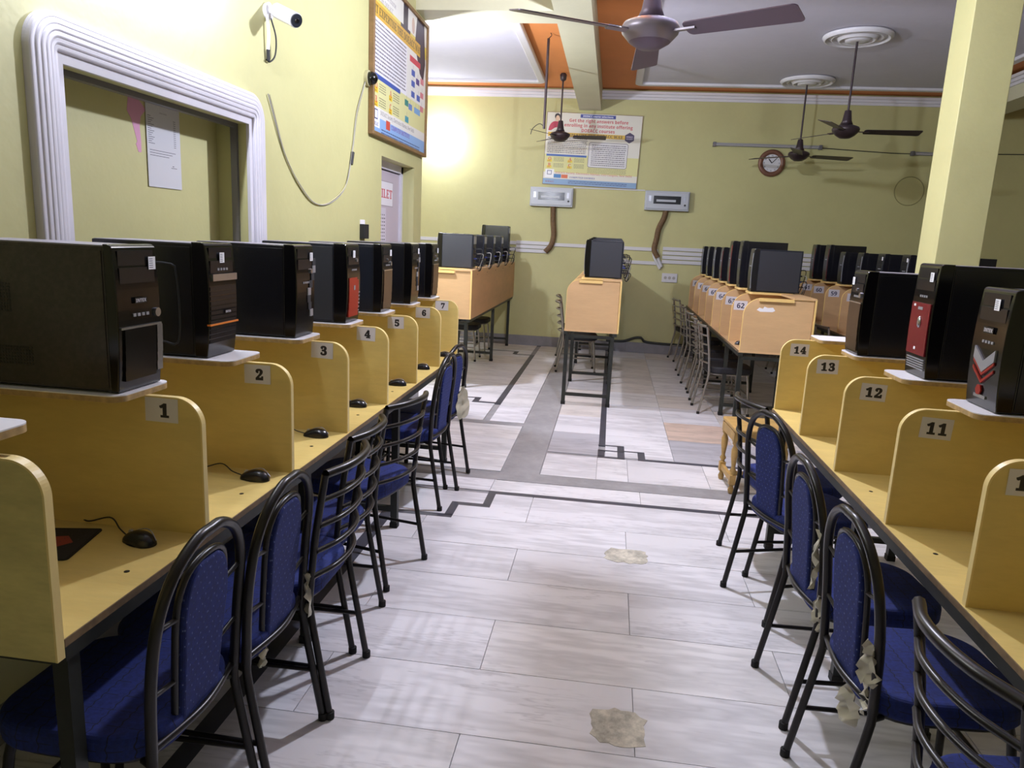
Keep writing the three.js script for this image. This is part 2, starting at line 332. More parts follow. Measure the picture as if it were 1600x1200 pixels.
{
  const t = thing('paper_notice', 'long white typed paper notice taped up inside the window', 'notice', [LX - 0.147, 1.735, -2.99]);
  const tx = canvasTex(440, 640, (g, W, H) => {
    g.fillStyle = '#c6c6cc'; g.fillRect(0, 0, W, H); g.fillStyle = '#4a4a58'; g.font = '13px serif'; g.textAlign = 'center';
    g.fillText('- \u2665 -', W / 2, 40); g.fillText('OFFICE NOTICE', W / 2, 58); g.textAlign = 'left';
    for (let i = 0; i < 14; i++) { g.fillRect(18, 90 + i * 16, 40 + ((i * 37) % 55), 4); g.fillRect(350, 92 + i * 16, 30, 4); }
    for (let i = 0; i < 3; i++) g.fillRect(30, 350 + i * 20, 340 - i * 45, 4); g.fillRect(300, 470, 80, 4); g.fillRect(320, 455, 22, 6);
  });
  const g = new THREE.PlaneGeometry(0.235, 0.328).rotateY(PI / 2).translate(0.0016, 0.164, 0);
  mesh('sheet', box(0, 0.0012, 0, 0.328, -0.1175, 0.1175), M.paper, t);
  mesh('print', g, new THREE.MeshStandardMaterial({ map: tx, roughness: 0.8 }), t, true);
}
{
  const d = new THREE.Group(); d.name = 'door_1'; d.userData = { kind: 'structure', label: 'lilac grey toilet door with a red lettered sign', category: 'door' }; scene.add(d);
  const leaf = mesh('door_leaf', [rbox(LX - 0.16, LX - 0.12, 0.01, DY1 - 0.07, DZ0 - 0.01, DZ1 + 0.05, 0.003)], M.doorLilac, d);
  mesh('door_frame', [box(LX - 0.17, LX - 0.1, 0, DY1, DZ1, DZ1 + 0.05), box(LX - 0.17, LX - 0.1, DY1 - 0.06, DY1, DZ0, DZ1)], M.whitePaint, d);
  const tx = canvasTex(256, 128, (g, W, H) => { g.fillStyle = '#dcd8de'; g.fillRect(0, 0, W, H); g.strokeStyle = '#8a8088'; g.lineWidth = 3; g.strokeRect(2, 2, W - 4, H - 4); g.fillStyle = '#b82434'; g.font = 'bold 62px serif'; g.textAlign = 'center'; g.fillText('TOILET', W / 2, 86); });
  mesh('sign', new THREE.PlaneGeometry(0.52, 0.2).rotateY(PI / 2).translate(LX - 0.1185, 1.9, -5.93), new THREE.MeshStandardMaterial({ map: tx, roughness: 0.6 }), d, true);
  const t2 = canvasTex(128, 256, (g, W, H) => { g.fillStyle = '#c9c2cc'; g.fillRect(0, 0, W, H); g.fillStyle = '#59525e'; for (let i = 0; i < 9; i++) for (let k = 0; k < 6; k++) g.fillRect(10 + k * 19, 40 + i * 22, 9 + (i * k) % 6, 7); });
  mesh('notice', new THREE.PlaneGeometry(0.3, 0.33).rotateY(PI / 2).translate(LX - 0.1185, 1.62, -5.85), new THREE.MeshStandardMaterial({ map: t2, roughness: 0.7 }), d, true);
}

// ---------------------------------------------------------------- desks
const numTex = {};
function numberMat(n, font) {
  const k = n + font; if (!numTex[k]) numTex[k] = new THREE.MeshStandardMaterial({ roughness: 0.55, map: canvasTex(160, 112, (g, W, H) => {
    g.fillStyle = '#cfccd2'; g.fillRect(0, 0, W, H); g.fillStyle = '#15121c'; g.textAlign = 'center'; g.textBaseline = 'middle';
    if (font === 'serif') { g.font = 'bold 84px serif'; const s = String(n); g.lineWidth = 7; g.strokeStyle = '#15121c';
      if (s.length === 1) { g.fillText(s, W * 0.58, H / 2 + 2); g.strokeText(s, W * 0.58, H / 2 + 2); } else { for (let i = 0; i < 2; i++) { g.fillText(s[i], W * (0.34 + 0.36 * i), H / 2 + 2); g.strokeText(s[i], W * (0.34 + 0.36 * i), H / 2 + 2); } } }
    else { g.font = 'bold 86px sans-serif'; g.fillStyle = '#14163a'; g.fillText(String(n), W / 2, H / 2 + 4); }
  }) }); return numTex[k];
}
// divider outline in the x-y plane, front edge at x = 0 going to -x; y from 0
function dividerShape(len, h, r) { const s = new THREE.Shape(); s.moveTo(-len, 0); s.lineTo(0, 0); s.lineTo(0, h - r); s.absarc(-r, h - r, r, 0, PI / 2); s.lineTo(-len, h); s.lineTo(-len, 0); return s; }
function edgeShape(len, h, r, t) { const s = new THREE.Shape(); s.moveTo(0.0006, 0); s.lineTo(0.0006, h - r); s.absarc(-r, h - r, r + 0.0006, 0, PI / 2); s.lineTo(-len, h + 0.0006); s.lineTo(-len, h - t); s.lineTo(-r, h - t); s.absarc(-r, h - r, r - t, PI / 2, 0, true); s.lineTo(-t, 0); s.lineTo(0.0006, 0); return s; }
function boardGeo(x0, x1, z, w, y, t) { const s = roundRect(x0, x1, -z - w / 2, -z + w / 2, 0.035); return extr(s, t, 0, 6).rotateX(-PI / 2).translate(0, y, 0); }
/* desk row running along z. f = +1: the seats are on the +x side, -1: on the -x side. local x = 0 at the front edge */
function deskRow(o) {
  const d = thing(o.name || 'computer_desk', o.label, 'desk', [o.x, 0, 0], 0);
  const f = o.f, L = o.depth, T = o.top, H = 0.75, X = x => f * x, bx = (x0, x1, ...r) => box(Math.min(X(x0), X(x1)), Math.max(X(x0), X(x1)), ...r);
  mesh('desktop', bx(-L, 0, H - 0.018, H, o.z0, o.z1), o.wood, d);
  mesh('edge_rail', bx(-0.035, 0.003, H - 0.05, H - 0.0185, o.z0, o.z1), o.rail || M.frameSteel, d);
  mesh('edge_rail', bx(-L, -L + 0.04, H - 0.05, H - 0.0185, o.z0, o.z1), M.frameSteel, d);
  mesh('front_lipping', bx(-0.001, 0.003, H - 0.018, H - 0.0005, o.z0, o.z1), M.lipping, d);
  for (const z of o.legs) {
    for (const x of [-0.03, -L + 0.04]) { const l = mesh('leg', bx(x - 0.018, x + 0.018, 0.012, H - 0.05, z - 0.018, z + 0.018), M.frameSteel, d); mesh('foot', bx(x - 0.021, x + 0.021, 0, 0.03, z - 0.021, z + 0.021), M.rubber, l); }
    for (const y of [0.09, H - 0.08]) mesh('cross_bar', bx(-L + 0.04, -0.03, y, y + 0.03, z - 0.012, z + 0.012), M.frameSteel, d);
  }
  const th = 0.018, mir = g => { if (f < 0) { g.scale(-1, 1, 1); const p = g.index ? g.toNonIndexed() : g; for (const a of ['position', 'normal', 'uv']) { const q = p.attributes[a], n = q.itemSize; for (let i = 0; i < q.count; i += 3) for (let k = 0; k < n; k++) { const t = q.array[(i + 1) * n + k]; q.array[(i + 1) * n + k] = q.array[(i + 2) * n + k]; q.array[(i + 2) * n + k] = t; } } return p; } return g; };
  const dg = mir(extr(dividerShape(L - 0.01, T - H, o.r), th).translate(-0.005, 0, -th / 2)); uvMetres(dg.index ? dg.toNonIndexed() : dg);
  const dgN = uvMetres(dg.index ? dg.toNonIndexed() : dg);
  const eg = mir(extr(edgeShape(L - 0.01, T - H, o.r, 0.004), th + 0.0012).translate(-0.005, 0, -th / 2 - 0.0006)), egN = uvMetres(eg.index ? eg.toNonIndexed() : eg);
  o.div.forEach(([z, num, bare]) => {
    const v = shared(num === 'end' ? 'end_panel' : 'divider', dgN, o.wood, d); v.position.set(0, H, z);
    shared('edge_band', egN, o.edge, v);
    if (num && num !== 'end') {
      const w = o.lw || 0.095, h = w * 0.7;
      const lb = mesh('number_label', [new THREE.PlaneGeometry(w, h).translate(X(-o.lx), T - H - h / 2 - o.ly, th / 2 + 0.001)], numberMat(num, o.font), v, true); lb.rotation.z = rr(-0.05, 0.02);
    }
    if (!bare) {
      const b = mesh('tower_shelf', [boardGeo(Math.min(X(-L + 0.06), X(-o.bf)), Math.max(X(-L + 0.06), X(-o.bf)), z, o.bw, T, 0.015)], o.core, d);
      mesh('laminate', [boardGeo(Math.min(X(-L + 0.06), X(-o.bf)), Math.max(X(-L + 0.06), X(-o.bf)), z, o.bw, T + 0.015, 0.003)], o.lam, b);
    }
  });
  if (o.holes) for (const z of o.holes) mesh('cable_hole', new THREE.CylinderGeometry(0.007, 0.007, 0.0016, 10).translate(X(-0.07), H, z), M.black, d);
  return d;
}
const zL = [-1.225, -1.785, -2.344, -2.895, -3.455, -4.01, -4.58, -5.125];
const deskL = deskRow({ label: 'yellow wooden computer desk with dividers numbered 1 to 7 along the window wall', x: -1.055, f: 1, depth: 0.70, top: 1.135, z0: -1.23, z1: -5.135, r: 0.075, wood: M.wood, edge: M.woodEdge, core: M.boardCore, lam: M.board, font: 'serif', lx: 0.125, ly: 0.006, bf: 0.165, bw: 0.23,
  legs: [-1.268, -2.5, -3.69, -4.9], holes: [-1.53, -2.1, -2.66, -3.2, -3.75], div: zL.map((z, i) => [z, i || null, i === 0]) });
{ // the worn end panel in front covers the desktop end too, and its tower shelf sits raised
  mesh('end_panel', extr(dividerShape(0.69, 0.425, 0.075), 0.02).translate(0.002, 0.71, -1.228), M.woodWorn, deskL);
  mesh('end_panel_edge', extr(edgeShape(0.69, 0.425, 0.075, 0.004), 0.0212).translate(0.002, 0.71, -1.2286), M.woodEdge, deskL);
  const b = mesh('tower_shelf', boardGeo(-0.62, -0.098, -1.19, 0.25, 1.165, 0.016), M.boardCore, deskL);
  mesh('laminate', boardGeo(-0.62, -0.098, -1.19, 0.25, 1.181, 0.003), M.board, b);
  mesh('shelf_block', box(-0.6, -0.2, 1.135, 1.165, -1.225, -1.18), M.black, b);
}
const zR = [-1.826, -2.374, -2.934, -3.49, -4.04];
const deskR = deskRow({ label: 'yellow wooden computer desk with dividers numbered 10 to 14 before the pillar', x: 0.93, f: -1, depth: 0.70, top: 1.135, z0: -0.7, z1: -4.05, r: 0.075, wood: M.wood, edge: M.woodEdge, core: M.boardCore, lam: M.board, font: 'serif', lx: 0.095, ly: 0.02, bf: 0.17, bw: 0.23,
  legs: [-1.45, -2.66, -3.9], holes: [-1.6, -2.15, -2.7], div: [[-1.27, 9, true], ...zR.map((z, i) => [z, 10 + i])] });
mesh('back_panel', box(0.69, 0.7, 0.75, 1.135, -0.7, -4.05), M.wood, deskR);
// far tables
function farDesk(o) {
  const d = deskRow({ f: -1, depth: o.depth, top: 1.23, r: 0.12, wood: M.peach, edge: M.peachEdge, core: M.peachEdge, lam: M.peachEdge, font: 'sans', lx: 0.1, ly: 0.05, lw: 0.12, bf: 0.13, bw: 0.26, ...o });
  const L = o.depth, T = o.top || 1.23;
  mesh('back_panel', box(L, L + 0.012, 0.735, T, o.z0 + 0.009, o.z1), M.brownPly, d);
  mesh('back_panel_edge', box(L - 0.002, L + 0.014, 0.735, T + 0.005, o.z0 + 0.009, o.z0 + 0.013), M.peachEdge, d);
  mesh('top_ledge', box(L - 0.17, L + 0.012, T, T + 0.016, o.z0 + 0.012, o.z1), M.peach, d);
  mesh('end_cleat', box(0.12, L - 0.17, T - 0.025, T - 0.004, o.z0 + 0.009, o.z0 + 0.026), M.peachEdge, d);
  for (let k = 0; k < 5; k++) mesh('screw', new THREE.CylinderGeometry(0.006, 0.006, 0.003, 8).rotateZ(PI / 2).translate(L + 0.013, T - 0.04, o.z0 - 0.3 - k * 0.62), M.black, d);
  return d;
}
const WORD = { 55: 'fifty five', 56: 'fifty six', 57: 'fifty seven', 58: 'fifty eight', 59: 'fifty nine', 60: 'sixty', 61: 'sixty one', 62: 'sixty two', 63: 'sixty three', 64: 'sixty four', 65: 'sixty five', 66: 'sixty six', 67: 'sixty seven', 68: 'sixty eight' };
const step = (a, n, s) => Array.from({ length: n }, (_, k) => a - k * s);
farDesk({ label: 'light wood computer desk standing in the middle before the two breaker boxes', x: -0.41, depth: 0.51, z0: -7.06, z1: -10.9, legs: [-7.09, -8.3, -9.6, -10.8], div: [[-7.069, 'end', true], ...step(-7.32, 6, 0.66).map(z => [z, null])] });
farDesk({ label: 'light wood computer desk with brown back panel in the far left corner', x: -1.95, depth: 0.52, z0: -7.5, z1: -10.85, legs: [-7.53, -9.3, -10.75], div: [[-7.509, 'end', true], ...step(-7.8, 5, 0.66).map(z => [z, null])] });
const desk62 = farDesk({ label: 'light wood computer desk with dividers numbered 62 to 68', x: 1.12, depth: 0.57, top: 1.2, r: 0.15, ly: 0.075, lx: 0.085, z0: -6.33, z1: -10.85, legs: [-6.36, -7.12, -8.4, -9.6, -10.75], div: [[-6.339, 'end', true], ...step(-6.95, 7, 0.62).map((z, k) => [z, 62 + k])] });
{ const s = new THREE.Shape(); [[0, 0], [0.02, 0.02], [0.05, 0.012], [0.06, 0.03], [0.09, 0.02], [0.13, 0.026], [0.15, 0.0], [0.13, -0.012], [0.03, -0.014]].forEach((p, i) => i ? s.lineTo(...p) : s.moveTo(...p)); mesh('torn_label', extr(s, 0.0012).translate(0.11, 1.1, -6.331), M.paper, desk62); }
farDesk({ label: 'light wood computer desk with dividers numbered 58 to 61 behind the steel chairs', x: 2.475, depth: 0.57, z0: -6.35, z1: -10.85, legs: [-6.4, -8.4, -10.7], div: [[-6.359, 'end', true], ...step(-6.44, 7, 0.62).map((z, k) => [z, 55 + k])] });

// ---------------------------------------------------------------- computer towers (front towards +x, base at the origin)
const logoTex = canvasTex(128, 48, (g, W, H) => { g.fillStyle = '#0b0a0c'; g.fillRect(0, 0, W, H); g.fillStyle = '#c9c9d2'; g.font = 'bold 38px sans-serif'; g.textAlign = 'center'; g.fillText('INTEX', W / 2, 38); });
const logoMat = new THREE.MeshStandardMaterial({ map: logoTex, roughness: 0.3 });
const stickTex = canvasTex(96, 96, (g, W, H) => { g.fillStyle = '#e2e2e6'; g.fillRect(0, 0, W, H); g.fillStyle = '#63636e'; for (let i = 0; i < 5; i++) g.fillRect(10, 14 + i * 16, 50 + (i * 29) % 28, 6); });
const stickMat = new THREE.MeshStandardMaterial({ map: stickTex, roughness: 0.6 });
function tower(label, [x, y, z], turn, o = {}) {
  const t = thing('computer_tower', label, 'computer', [x, y, z], turn, o.group);
  const w = o.w || 0.18, h = o.h || 0.375, D = o.d || 0.42, b = o.bez || 0.045, W2 = w / 2;
  mesh('case', [rbox(-D, -b, 0.006, h, -W2, W2, 0.004), box(-D + 0.03, -0.05, 0, 0.006, -W2 + 0.02, W2 - 0.02)], o.body || M.cpuBlack, t);
  for (const s of [-1, 1]) { const sp = mesh('side_panel', rbox(-D + 0.012, -b - 0.006, 0.014, h - 0.012, s * W2, s * (W2 + 0.003), 0.0012, 1), o.side || o.body || M.cpuBlack, t);
    if (o.vents && s === o.vents) {
      const g = []; for (const [cy, cx, nx, ny] of [[0.24, -0.42 + 0.1, 9, 9], [0.09, -0.29, 14, 6]]) for (let i = 0; i < nx; i++) for (let j = 0; j < ny; j++) g.push(new THREE.CylinderGeometry(0.0034, 0.0034, 0.0008, 6).rotateX(PI / 2).translate(cx + (i - nx / 2) * 0.0085, cy + (j - ny / 2) * 0.0085, s * (W2 + 0.0031)));
      const m = mesh('vent_holes', g, M.black, sp); m.userData.kind = 'stuff';
    }
    if (o.groove && s === o.groove) { mesh('groove_trim', tube([[-0.36, 0.3, s * (W2 + 0.002)], [-0.14, 0.31, s * (W2 + 0.002)], [-0.1, 0.27, s * (W2 + 0.002)], [-0.1, 0.06, s * (W2 + 0.002)], [-0.16, 0.05, s * (W2 + 0.002)]], 0.0045, 40, 6), M.cpuSlate, sp); }
  }
  if (o.greyTop) mesh('grey_top', rbox(-D + 0.006, -b - 0.002, h - 0.001, h + 0.0015, -W2 + 0.004, W2 - 0.004, 0.001, 1), M.greyLilac, t);  // pale grey-lilac sheet laid over the top of the case
  // bezel
  const s = new THREE.Shape(); const bul = o.bulge ?? 0.012;
  s.moveTo(-b, 0.006); s.lineTo(-0.006, 0.006); s.quadraticCurveTo(bul, h * 0.5, -0.004, h - 0.006); s.quadraticCurveTo(-0.006, h + 0.001, -0.016, h + 0.001); s.lineTo(-b, h + 0.001); s.lineTo(-b, 0.006);
  const bz = mesh('front_panel', extr(s, w - 0.006, 0.003, 14).translate(0, 0, -w / 2 + 0.003), o.bezel || M.cpuGloss, t);
  const fx = q => { const u = (q - 0.006) / (h - 0.012); return -0.006 * (1 - u) * (1 - u) + 2 * u * (1 - u) * bul - 0.004 * u * u + 0.0035; };   // front surface at height q
  const plate = (name, y0, y1, z0, z1, m, p = 0.003) => { const n = 5, pos = []; const g = []; for (let i = 0; i < n; i++) { const a = y0 + (y1 - y0) * i / n, c = y0 + (y1 - y0) * (i + 1) / n; const xx = Math.max(fx(a), fx(c)); g.push(box(xx - 0.008, xx + p, a, c, z0, z1)); } return mesh(name, n > 1 && y1 - y0 < 0.05 ? [box(fx((y0 + y1) / 2) - 0.008, fx((y0 + y1) / 2) + p, y0, y1, z0, z1)] : g, m, bz); };
  plate('drive_bay', h - 0.095, h - 0.055, -W2 + 0.018, W2 - 0.018, o.bay || M.cpuBlack, 0.001);
  plate('drive_bay', h - 0.05, h - 0.012, -W2 + 0.018, W2 - 0.018, o.bay || M.cpuBlack, 0.001);
  const face = (name, y0, z0, ww, hh, m) => { const g = new THREE.PlaneGeometry(ww, hh).rotateY(PI / 2).translate(fx(y0) + 0.0052, y0, z0); return mesh(name, g, m, bz, true); };
  if (o.sticker !== false) face('sticker', h - 0.045, o.sz ?? -0.055, 0.03, 0.034, stickMat);
  const btn = (y0, z0, r, m = M.chrome) => mesh('power_button', new THREE.CylinderGeometry(r, r, 0.008, 16).rotateZ(PI / 2).translate(fx(y0) + 0.002, y0, z0), m, bz);
  const ports = (y0) => { for (let i = 0; i < 4; i++) mesh('port', box(fx(y0), fx(y0) + 0.0022, y0 - 0.004, y0 + 0.004, -0.035 + i * 0.018, -0.024 + i * 0.018), M.silver, bz); };
  switch (o.kind) {
    case 'chromeWedge': face('logo', h * 0.63, 0, 0.05, 0.016, logoMat); ports(h * 0.53); btn(h * 0.53, -0.07, 0.012);
      plate('lower_panel', 0.03, h * 0.44, -W2 + 0.03, W2 - 0.02, M.cpuGloss, 0.004); plate('chrome_edge', h * 0.44, h * 0.455, -W2 + 0.004, W2 - 0.008, M.chrome, 0.004); plate('chrome_wedge', 0.04, h * 0.44, -W2 + 0.002, -W2 + 0.026, M.chrome, 0.005); break;
    case 'orangeLine': plate('silver_band', h * 0.68, h * 0.74, -W2 + 0.004, W2 - 0.02, M.chrome, 0.006); ports(h * 0.78);
      for (let k = 0; k < 12; k++) plate('rib', 0.05 + k * 0.016, 0.062 + k * 0.016, -W2 + 0.006, W2 - 0.006, M.cpuBlack, 0.001); plate('orange_line', h * 0.29, h * 0.305, -W2 - 0.001, W2 + 0.001, M.orangePlastic, 0.005); face('logo', h * 0.4, -0.02, 0.04, 0.012, logoMat); break;
    case 'red': plate('red_panel', 0.03, h * 0.55, -W2 + 0.03, W2 - 0.02, M.cpuRed2, 0.003); plate('red_cap', h * 0.55, h * 0.58, -W2 + 0.05, W2 - 0.02, M.cpuRed2, 0.003); plate('badge', h * 0.42, h * 0.48, -0.01, 0.01, M.silver, 0.004); ports(h * 0.68); btn(h * 0.8, -0.04, 0.009);
      for (let k = 0; k < 6; k++) plate('slot', 0.05 + k * 0.018, 0.056 + k * 0.018, -W2 + 0.006, -W2 + 0.022, M.silver, 0.001); break;
    case 'silverCurve': for (let k = 0; k < 8; k++) { const q = 0.08 + k * 0.03; plate('curve_piece', q, q + 0.03, -W2 + 0.02 + 0.03 * Math.sin(k * 0.7), -W2 + 0.05 + 0.03 * Math.sin(k * 0.7), k % 3 ? M.cpuSlate : M.silver, 0.003); } ports(h * 0.6); btn(h * 0.72, -0.05, 0.01); break;
    case 'brown': plate('gloss_panel', 0.02, h * 0.62, -W2 + 0.012, W2 - 0.02, M.cpuBrownGloss, 0.003); plate('chrome_edge', h * 0.62, h * 0.635, -W2 + 0.01, W2 - 0.018, M.chrome, 0.004); ports(h * 0.7); btn(h * 0.72, -0.055, 0.012); btn(h * 0.78, 0.0, 0.006); break;
    case 'redFull': plate('red_panel', h * 0.2, h * 0.66, -W2 + 0.012, W2 - 0.012, M.cpuRed, 0.003); plate('badge', h * 0.6, h * 0.625, -0.02, 0.02, M.silver, 0.005); { const g = new THREE.SphereGeometry(0.017, 16, 10); g.scale(0.35, 1.3, 0.8); g.translate(fx(h * 0.49) + 0.004, h * 0.49, -0.005); mesh('power_button', g, M.chrome, bz); }
      plate('sticker', h * 0.24, h * 0.265, 0.0, 0.015, M.paper, 0.005); plate('sticker', h * 0.625, h * 0.645, 0.045, 0.06, M.paper, 0.005); for (let k = 0; k < 5; k++) plate('slot', 0.03 + k * 0.009, 0.034 + k * 0.009, -W2 + 0.016, W2 - 0.02, M.silver, 0.003); ports(h * 0.72); break;
    case 'chevron': face('logo', h * 0.66, 0, 0.06, 0.02, logoMat); ports(h * 0.56);
      for (const [q, m, tk] of [[h * 0.4, M.silver, 0.035], [h * 0.3, M.cpuRed2, 0.009], [h * 0.235, M.cpuRed2, 0.009]]) { const v = new THREE.Shape(); v.moveTo(-0.062, 0.04); v.lineTo(0, 0); v.lineTo(0.062, 0.04); v.lineTo(0.062, 0.04 - tk); v.lineTo(0, -tk); v.lineTo(-0.062, 0.04 - tk); v.lineTo(-0.062, 0.04); mesh('chevron', extr(v, 0.006).rotateY(PI / 2).translate(fx(q) - 0.001, q, 0), m, bz); }
      { const g = new THREE.CylinderGeometry(0.017, 0.017, 0.005, 6).rotateZ(PI / 2).translate(fx(h * 0.15) + 0.003, h * 0.15, 0.01); mesh('power_button', g, M.cpuRed2, bz); } plate('chrome_edge', 0.03, 0.04, -0.03, 0.04, M.chrome, 0.003); break;
    case 'plain': ports(h * 0.6); plate('stripe', 0.03, h * 0.9, -W2 + 0.012, -W2 + 0.022, o.stripe || M.silver, 0.002); break;
  }
  if (o.rear) {   // rear plate, connectors and a bundle of cables
    mesh('rear_plate', box(-D - 0.002, -D, 0.02, h - 0.015, -W2 + 0.012, W2 - 0.012), M.cpuSlate, t);
    mesh('power_supply', rbox(-D - 0.006, -D, h - 0.1, h - 0.02, -W2 + 0.02, W2 - 0.02, 0.002, 1), M.silver, t);
    for (let k = 0; k < 4; k++) { const yy = 0.05 + k * 0.05, zz = rr(-0.04, 0.05); mesh('connector', box(-D - 0.03, -D, yy, yy + 0.014, zz - 0.018, zz + 0.018), k === 1 ? std(0x2d3a86, 0.5) : M.wire, t);
      mesh('cable', tube([[-D - 0.02, yy + 0.007, zz], [-D - 0.07 - rnd() * 0.03, yy, zz + 0.01], [-D - 0.06, Math.max(-0.02, yy - 0.12), zz + 0.02], [-D - 0.035, -0.012, zz + 0.03]], 0.004, 16, 6), k === 2 ? M.wireGrey : M.wire, t); }
  }
  return t;
}
const SH = 1.153;
tower('dark brown computer tower with chrome wedge front above divider one', [-1.235, SH, -1.785], 0, { greyTop: true, kind: 'chromeWedge', body: M.cpuBrown, vents: 1, bez: 0.022, h: 0.378, sz: -0.06, d: 0.45 });
tower('black computer tower with orange line across its ribbed front above divider two', [-1.312, SH, -2.344], 0, { greyTop: true, kind: 'orangeLine', groove: 1, h: 0.378, bulge: 0.02, d: 0.40, sz: 0.0 });
tower('black computer tower with curved silver front trim above divider three', [-1.25, SH, -2.895], 0, { greyTop: true, kind: 'silverCurve', h: 0.372 });
tower('slate computer tower with red lower front panel above divider four', [-1.245, SH, -3.455], 0, { greyTop: true, kind: 'red', body: M.cpuNavy, side: M.cpuSlate, bez: 0.06, h: 0.375, sz: 0 });
tower('navy computer tower with glossy brown front above divider five', [-1.248, SH, -4.01], 0, { greyTop: true, kind: 'brown', body: M.cpuNavy, h: 0.372 });
tower('black computer tower with silver curve on its front above divider six', [-1.238, SH, -4.58], 0, { greyTop: true, kind: 'silverCurve', body: M.cpuBlack, h: 0.375 });
tower('black computer tower with brown front above divider seven', [-1.242, SH, -5.125], 0, { greyTop: true, kind: 'brown', body: M.cpuBlack, h: 0.372 });
tower('black computer tower with glossy brown front above divider thirteen', [1.112, SH, -3.49], PI, { greyTop: true, kind: 'brown', body: M.cpuBlack, h: 0.37, sz: 0.06 });
tower('tall black computer tower with red front panel above divider twelve', [1.175, SH, -2.934], PI, { greyTop: true, kind: 'redFull', body: M.cpuBlack, h: 0.42, w: 0.19, sz: -0.05 });
tower('black computer tower with silver and red chevrons above divider eleven', [1.155, SH, -2.374], PI, { greyTop: true, kind: 'chevron', body: M.cpuBlack, h: 0.362, w: 0.19, sz: -0.02 });
// far tables (shelf top at 1.248)
const S2 = 1.248;
step(-7.32, 4, 0.66).forEach((z, k) => tower(['slate computer tower with loose rear cables at the open end of the middle desk', 'dark computer tower directly behind the slate one on the middle desk', 'dark computer tower third along the middle desk', 'dark computer tower at the wall end of the middle desk'][k], [-0.255, S2, z], PI, { body: M.cpuNavy, side: k ? M.cpuBlack : M.cpuSlate, kind: 'plain', h: 0.36 + 0.012 * k, d: 0.36, rear: true, group: 'towers on the middle desk' }));
step(-7.8, 5, 0.66).forEach((z, k) => tower(['slate computer tower at the open end of the far left desk', 'black computer tower second along the far left desk, next to the slate one', 'black computer tower in the middle of the row on the far left desk', 'black computer tower next to the tallest tower on the far left desk', 'tallest black computer tower at the wall end of the far left desk'][k], [-1.84, S2, z], PI, { body: M.cpuNavy, side: k ? M.cpuBlack : M.cpuSlate, kind: 'plain', h: k === 4 ? 0.5 : 0.36, d: 0.38, rear: true, group: 'towers on the far left desk' }));
step(-6.95, 7, 0.62).forEach((z, k) => tower(`${k ? 'black' : 'slate sided'} computer tower above the divider marked ${WORD[62 + k]}`, [1.26, 1.218, z], PI, { body: k ? M.cpuBlack : M.cpuNavy, side: k ? M.cpuBlack : M.cpuSlate, kind: 'plain', stripe: [M.silver, M.cpuBrownGloss, M.cpuRed2, M.cpuRed, M.silver, M.cpuSlate, M.silver][k], h: k === 1 ? 0.45 : k === 2 ? 0.45 : 0.38, d: 0.42, rear: k === 0, sticker: false, bezel: M.cpuBlack }));
step(-6.44, 7, 0.62).forEach((z, k) => tower(`black computer tower above the divider marked ${WORD[55 + k]}`, [2.615, S2, z], PI, { body: M.cpuBlack, kind: 'plain', stripe: [M.silver, M.silver, M.cpuSlate, M.silver, M.silver, M.cpuRed, M.cpuRed][k], h: k > 4 ? 0.44 : 0.36, d: 0.42, sticker: k < 3, bezel: M.cpuBlack }));

// ---------------------------------------------------------------- chairs (seat faces -x, back on the +x side, origin under the seat)
const FR = 0.0125;
function seatGeo(w, d, y, th) { const s = roundRect(-d / 2, d / 2, -w / 2, w / 2, 0.11); const g = extr(s, th - 0.036, 0.018, 8, 4).rotateX(-PI / 2).translate(0, y - th + 0.018, 0); return g; }
function ringGeo(w, d, y, r) { const n = 40, pts = []; for (let i = 0; i < n; i++) { const t = i / n * 2 * PI, c = Math.cos(t), s = Math.sin(t), k = 1 / Math.pow(c ** 4 + s ** 4, 0.25); pts.push(V(c * k * d / 2, y, s * k * w / 2)); } return new THREE.TubeGeometry(new THREE.CatmullRomCurve3(pts, true), 48, r, 6, true); }
function chairBase(t, metal, seatMat, r = FR) {
  const seat = mesh('seat', seatGeo(0.395, 0.40, 0.472, 0.066), seatMat, t);
  mesh('seat_frame', ringGeo(0.37, 0.38, 0.398, 0.010), metal, t);
  for (const s of [-1, 1]) {
    const a = mesh('leg', tube([[-0.16, 0.4, s * 0.165], [-0.175, 0.32, s * 0.172], [-0.2, 0, s * 0.19]], r, 10), metal, t); mesh('foot', new THREE.CylinderGeometry(r + 0.003, r + 0.003, 0.025, 10).translate(-0.2, 0.0125, s * 0.19), M.rubber, a);
    const b = mesh('leg', tube([[0.205, 0.43, s * 0.19], [0.21, 0.36, s * 0.19], [0.275, 0, s * 0.195]], r, 12), metal, t); mesh('foot', new THREE.CylinderGeometry(r + 0.003, r + 0.003, 0.025, 10).translate(0.274, 0.0125, s * 0.195), M.rubber, b);
    mesh('stretcher', cyl([-0.188, 0.18, s * 0.182], [0.242, 0.18, s * 0.192], 0.008, 0.008, 8), metal, t);
    mesh('back_bracket', cyl([0.17, 0.4, s * 0.17], [0.208, 0.4, s * 0.19], 0.009, 0.009, 8), metal, t);
  }
  mesh('stretcher', cyl([-0.188, 0.2, -0.182], [-0.188, 0.2, 0.182], 0.008, 0.008, 8), metal, t);
  return seat;
}
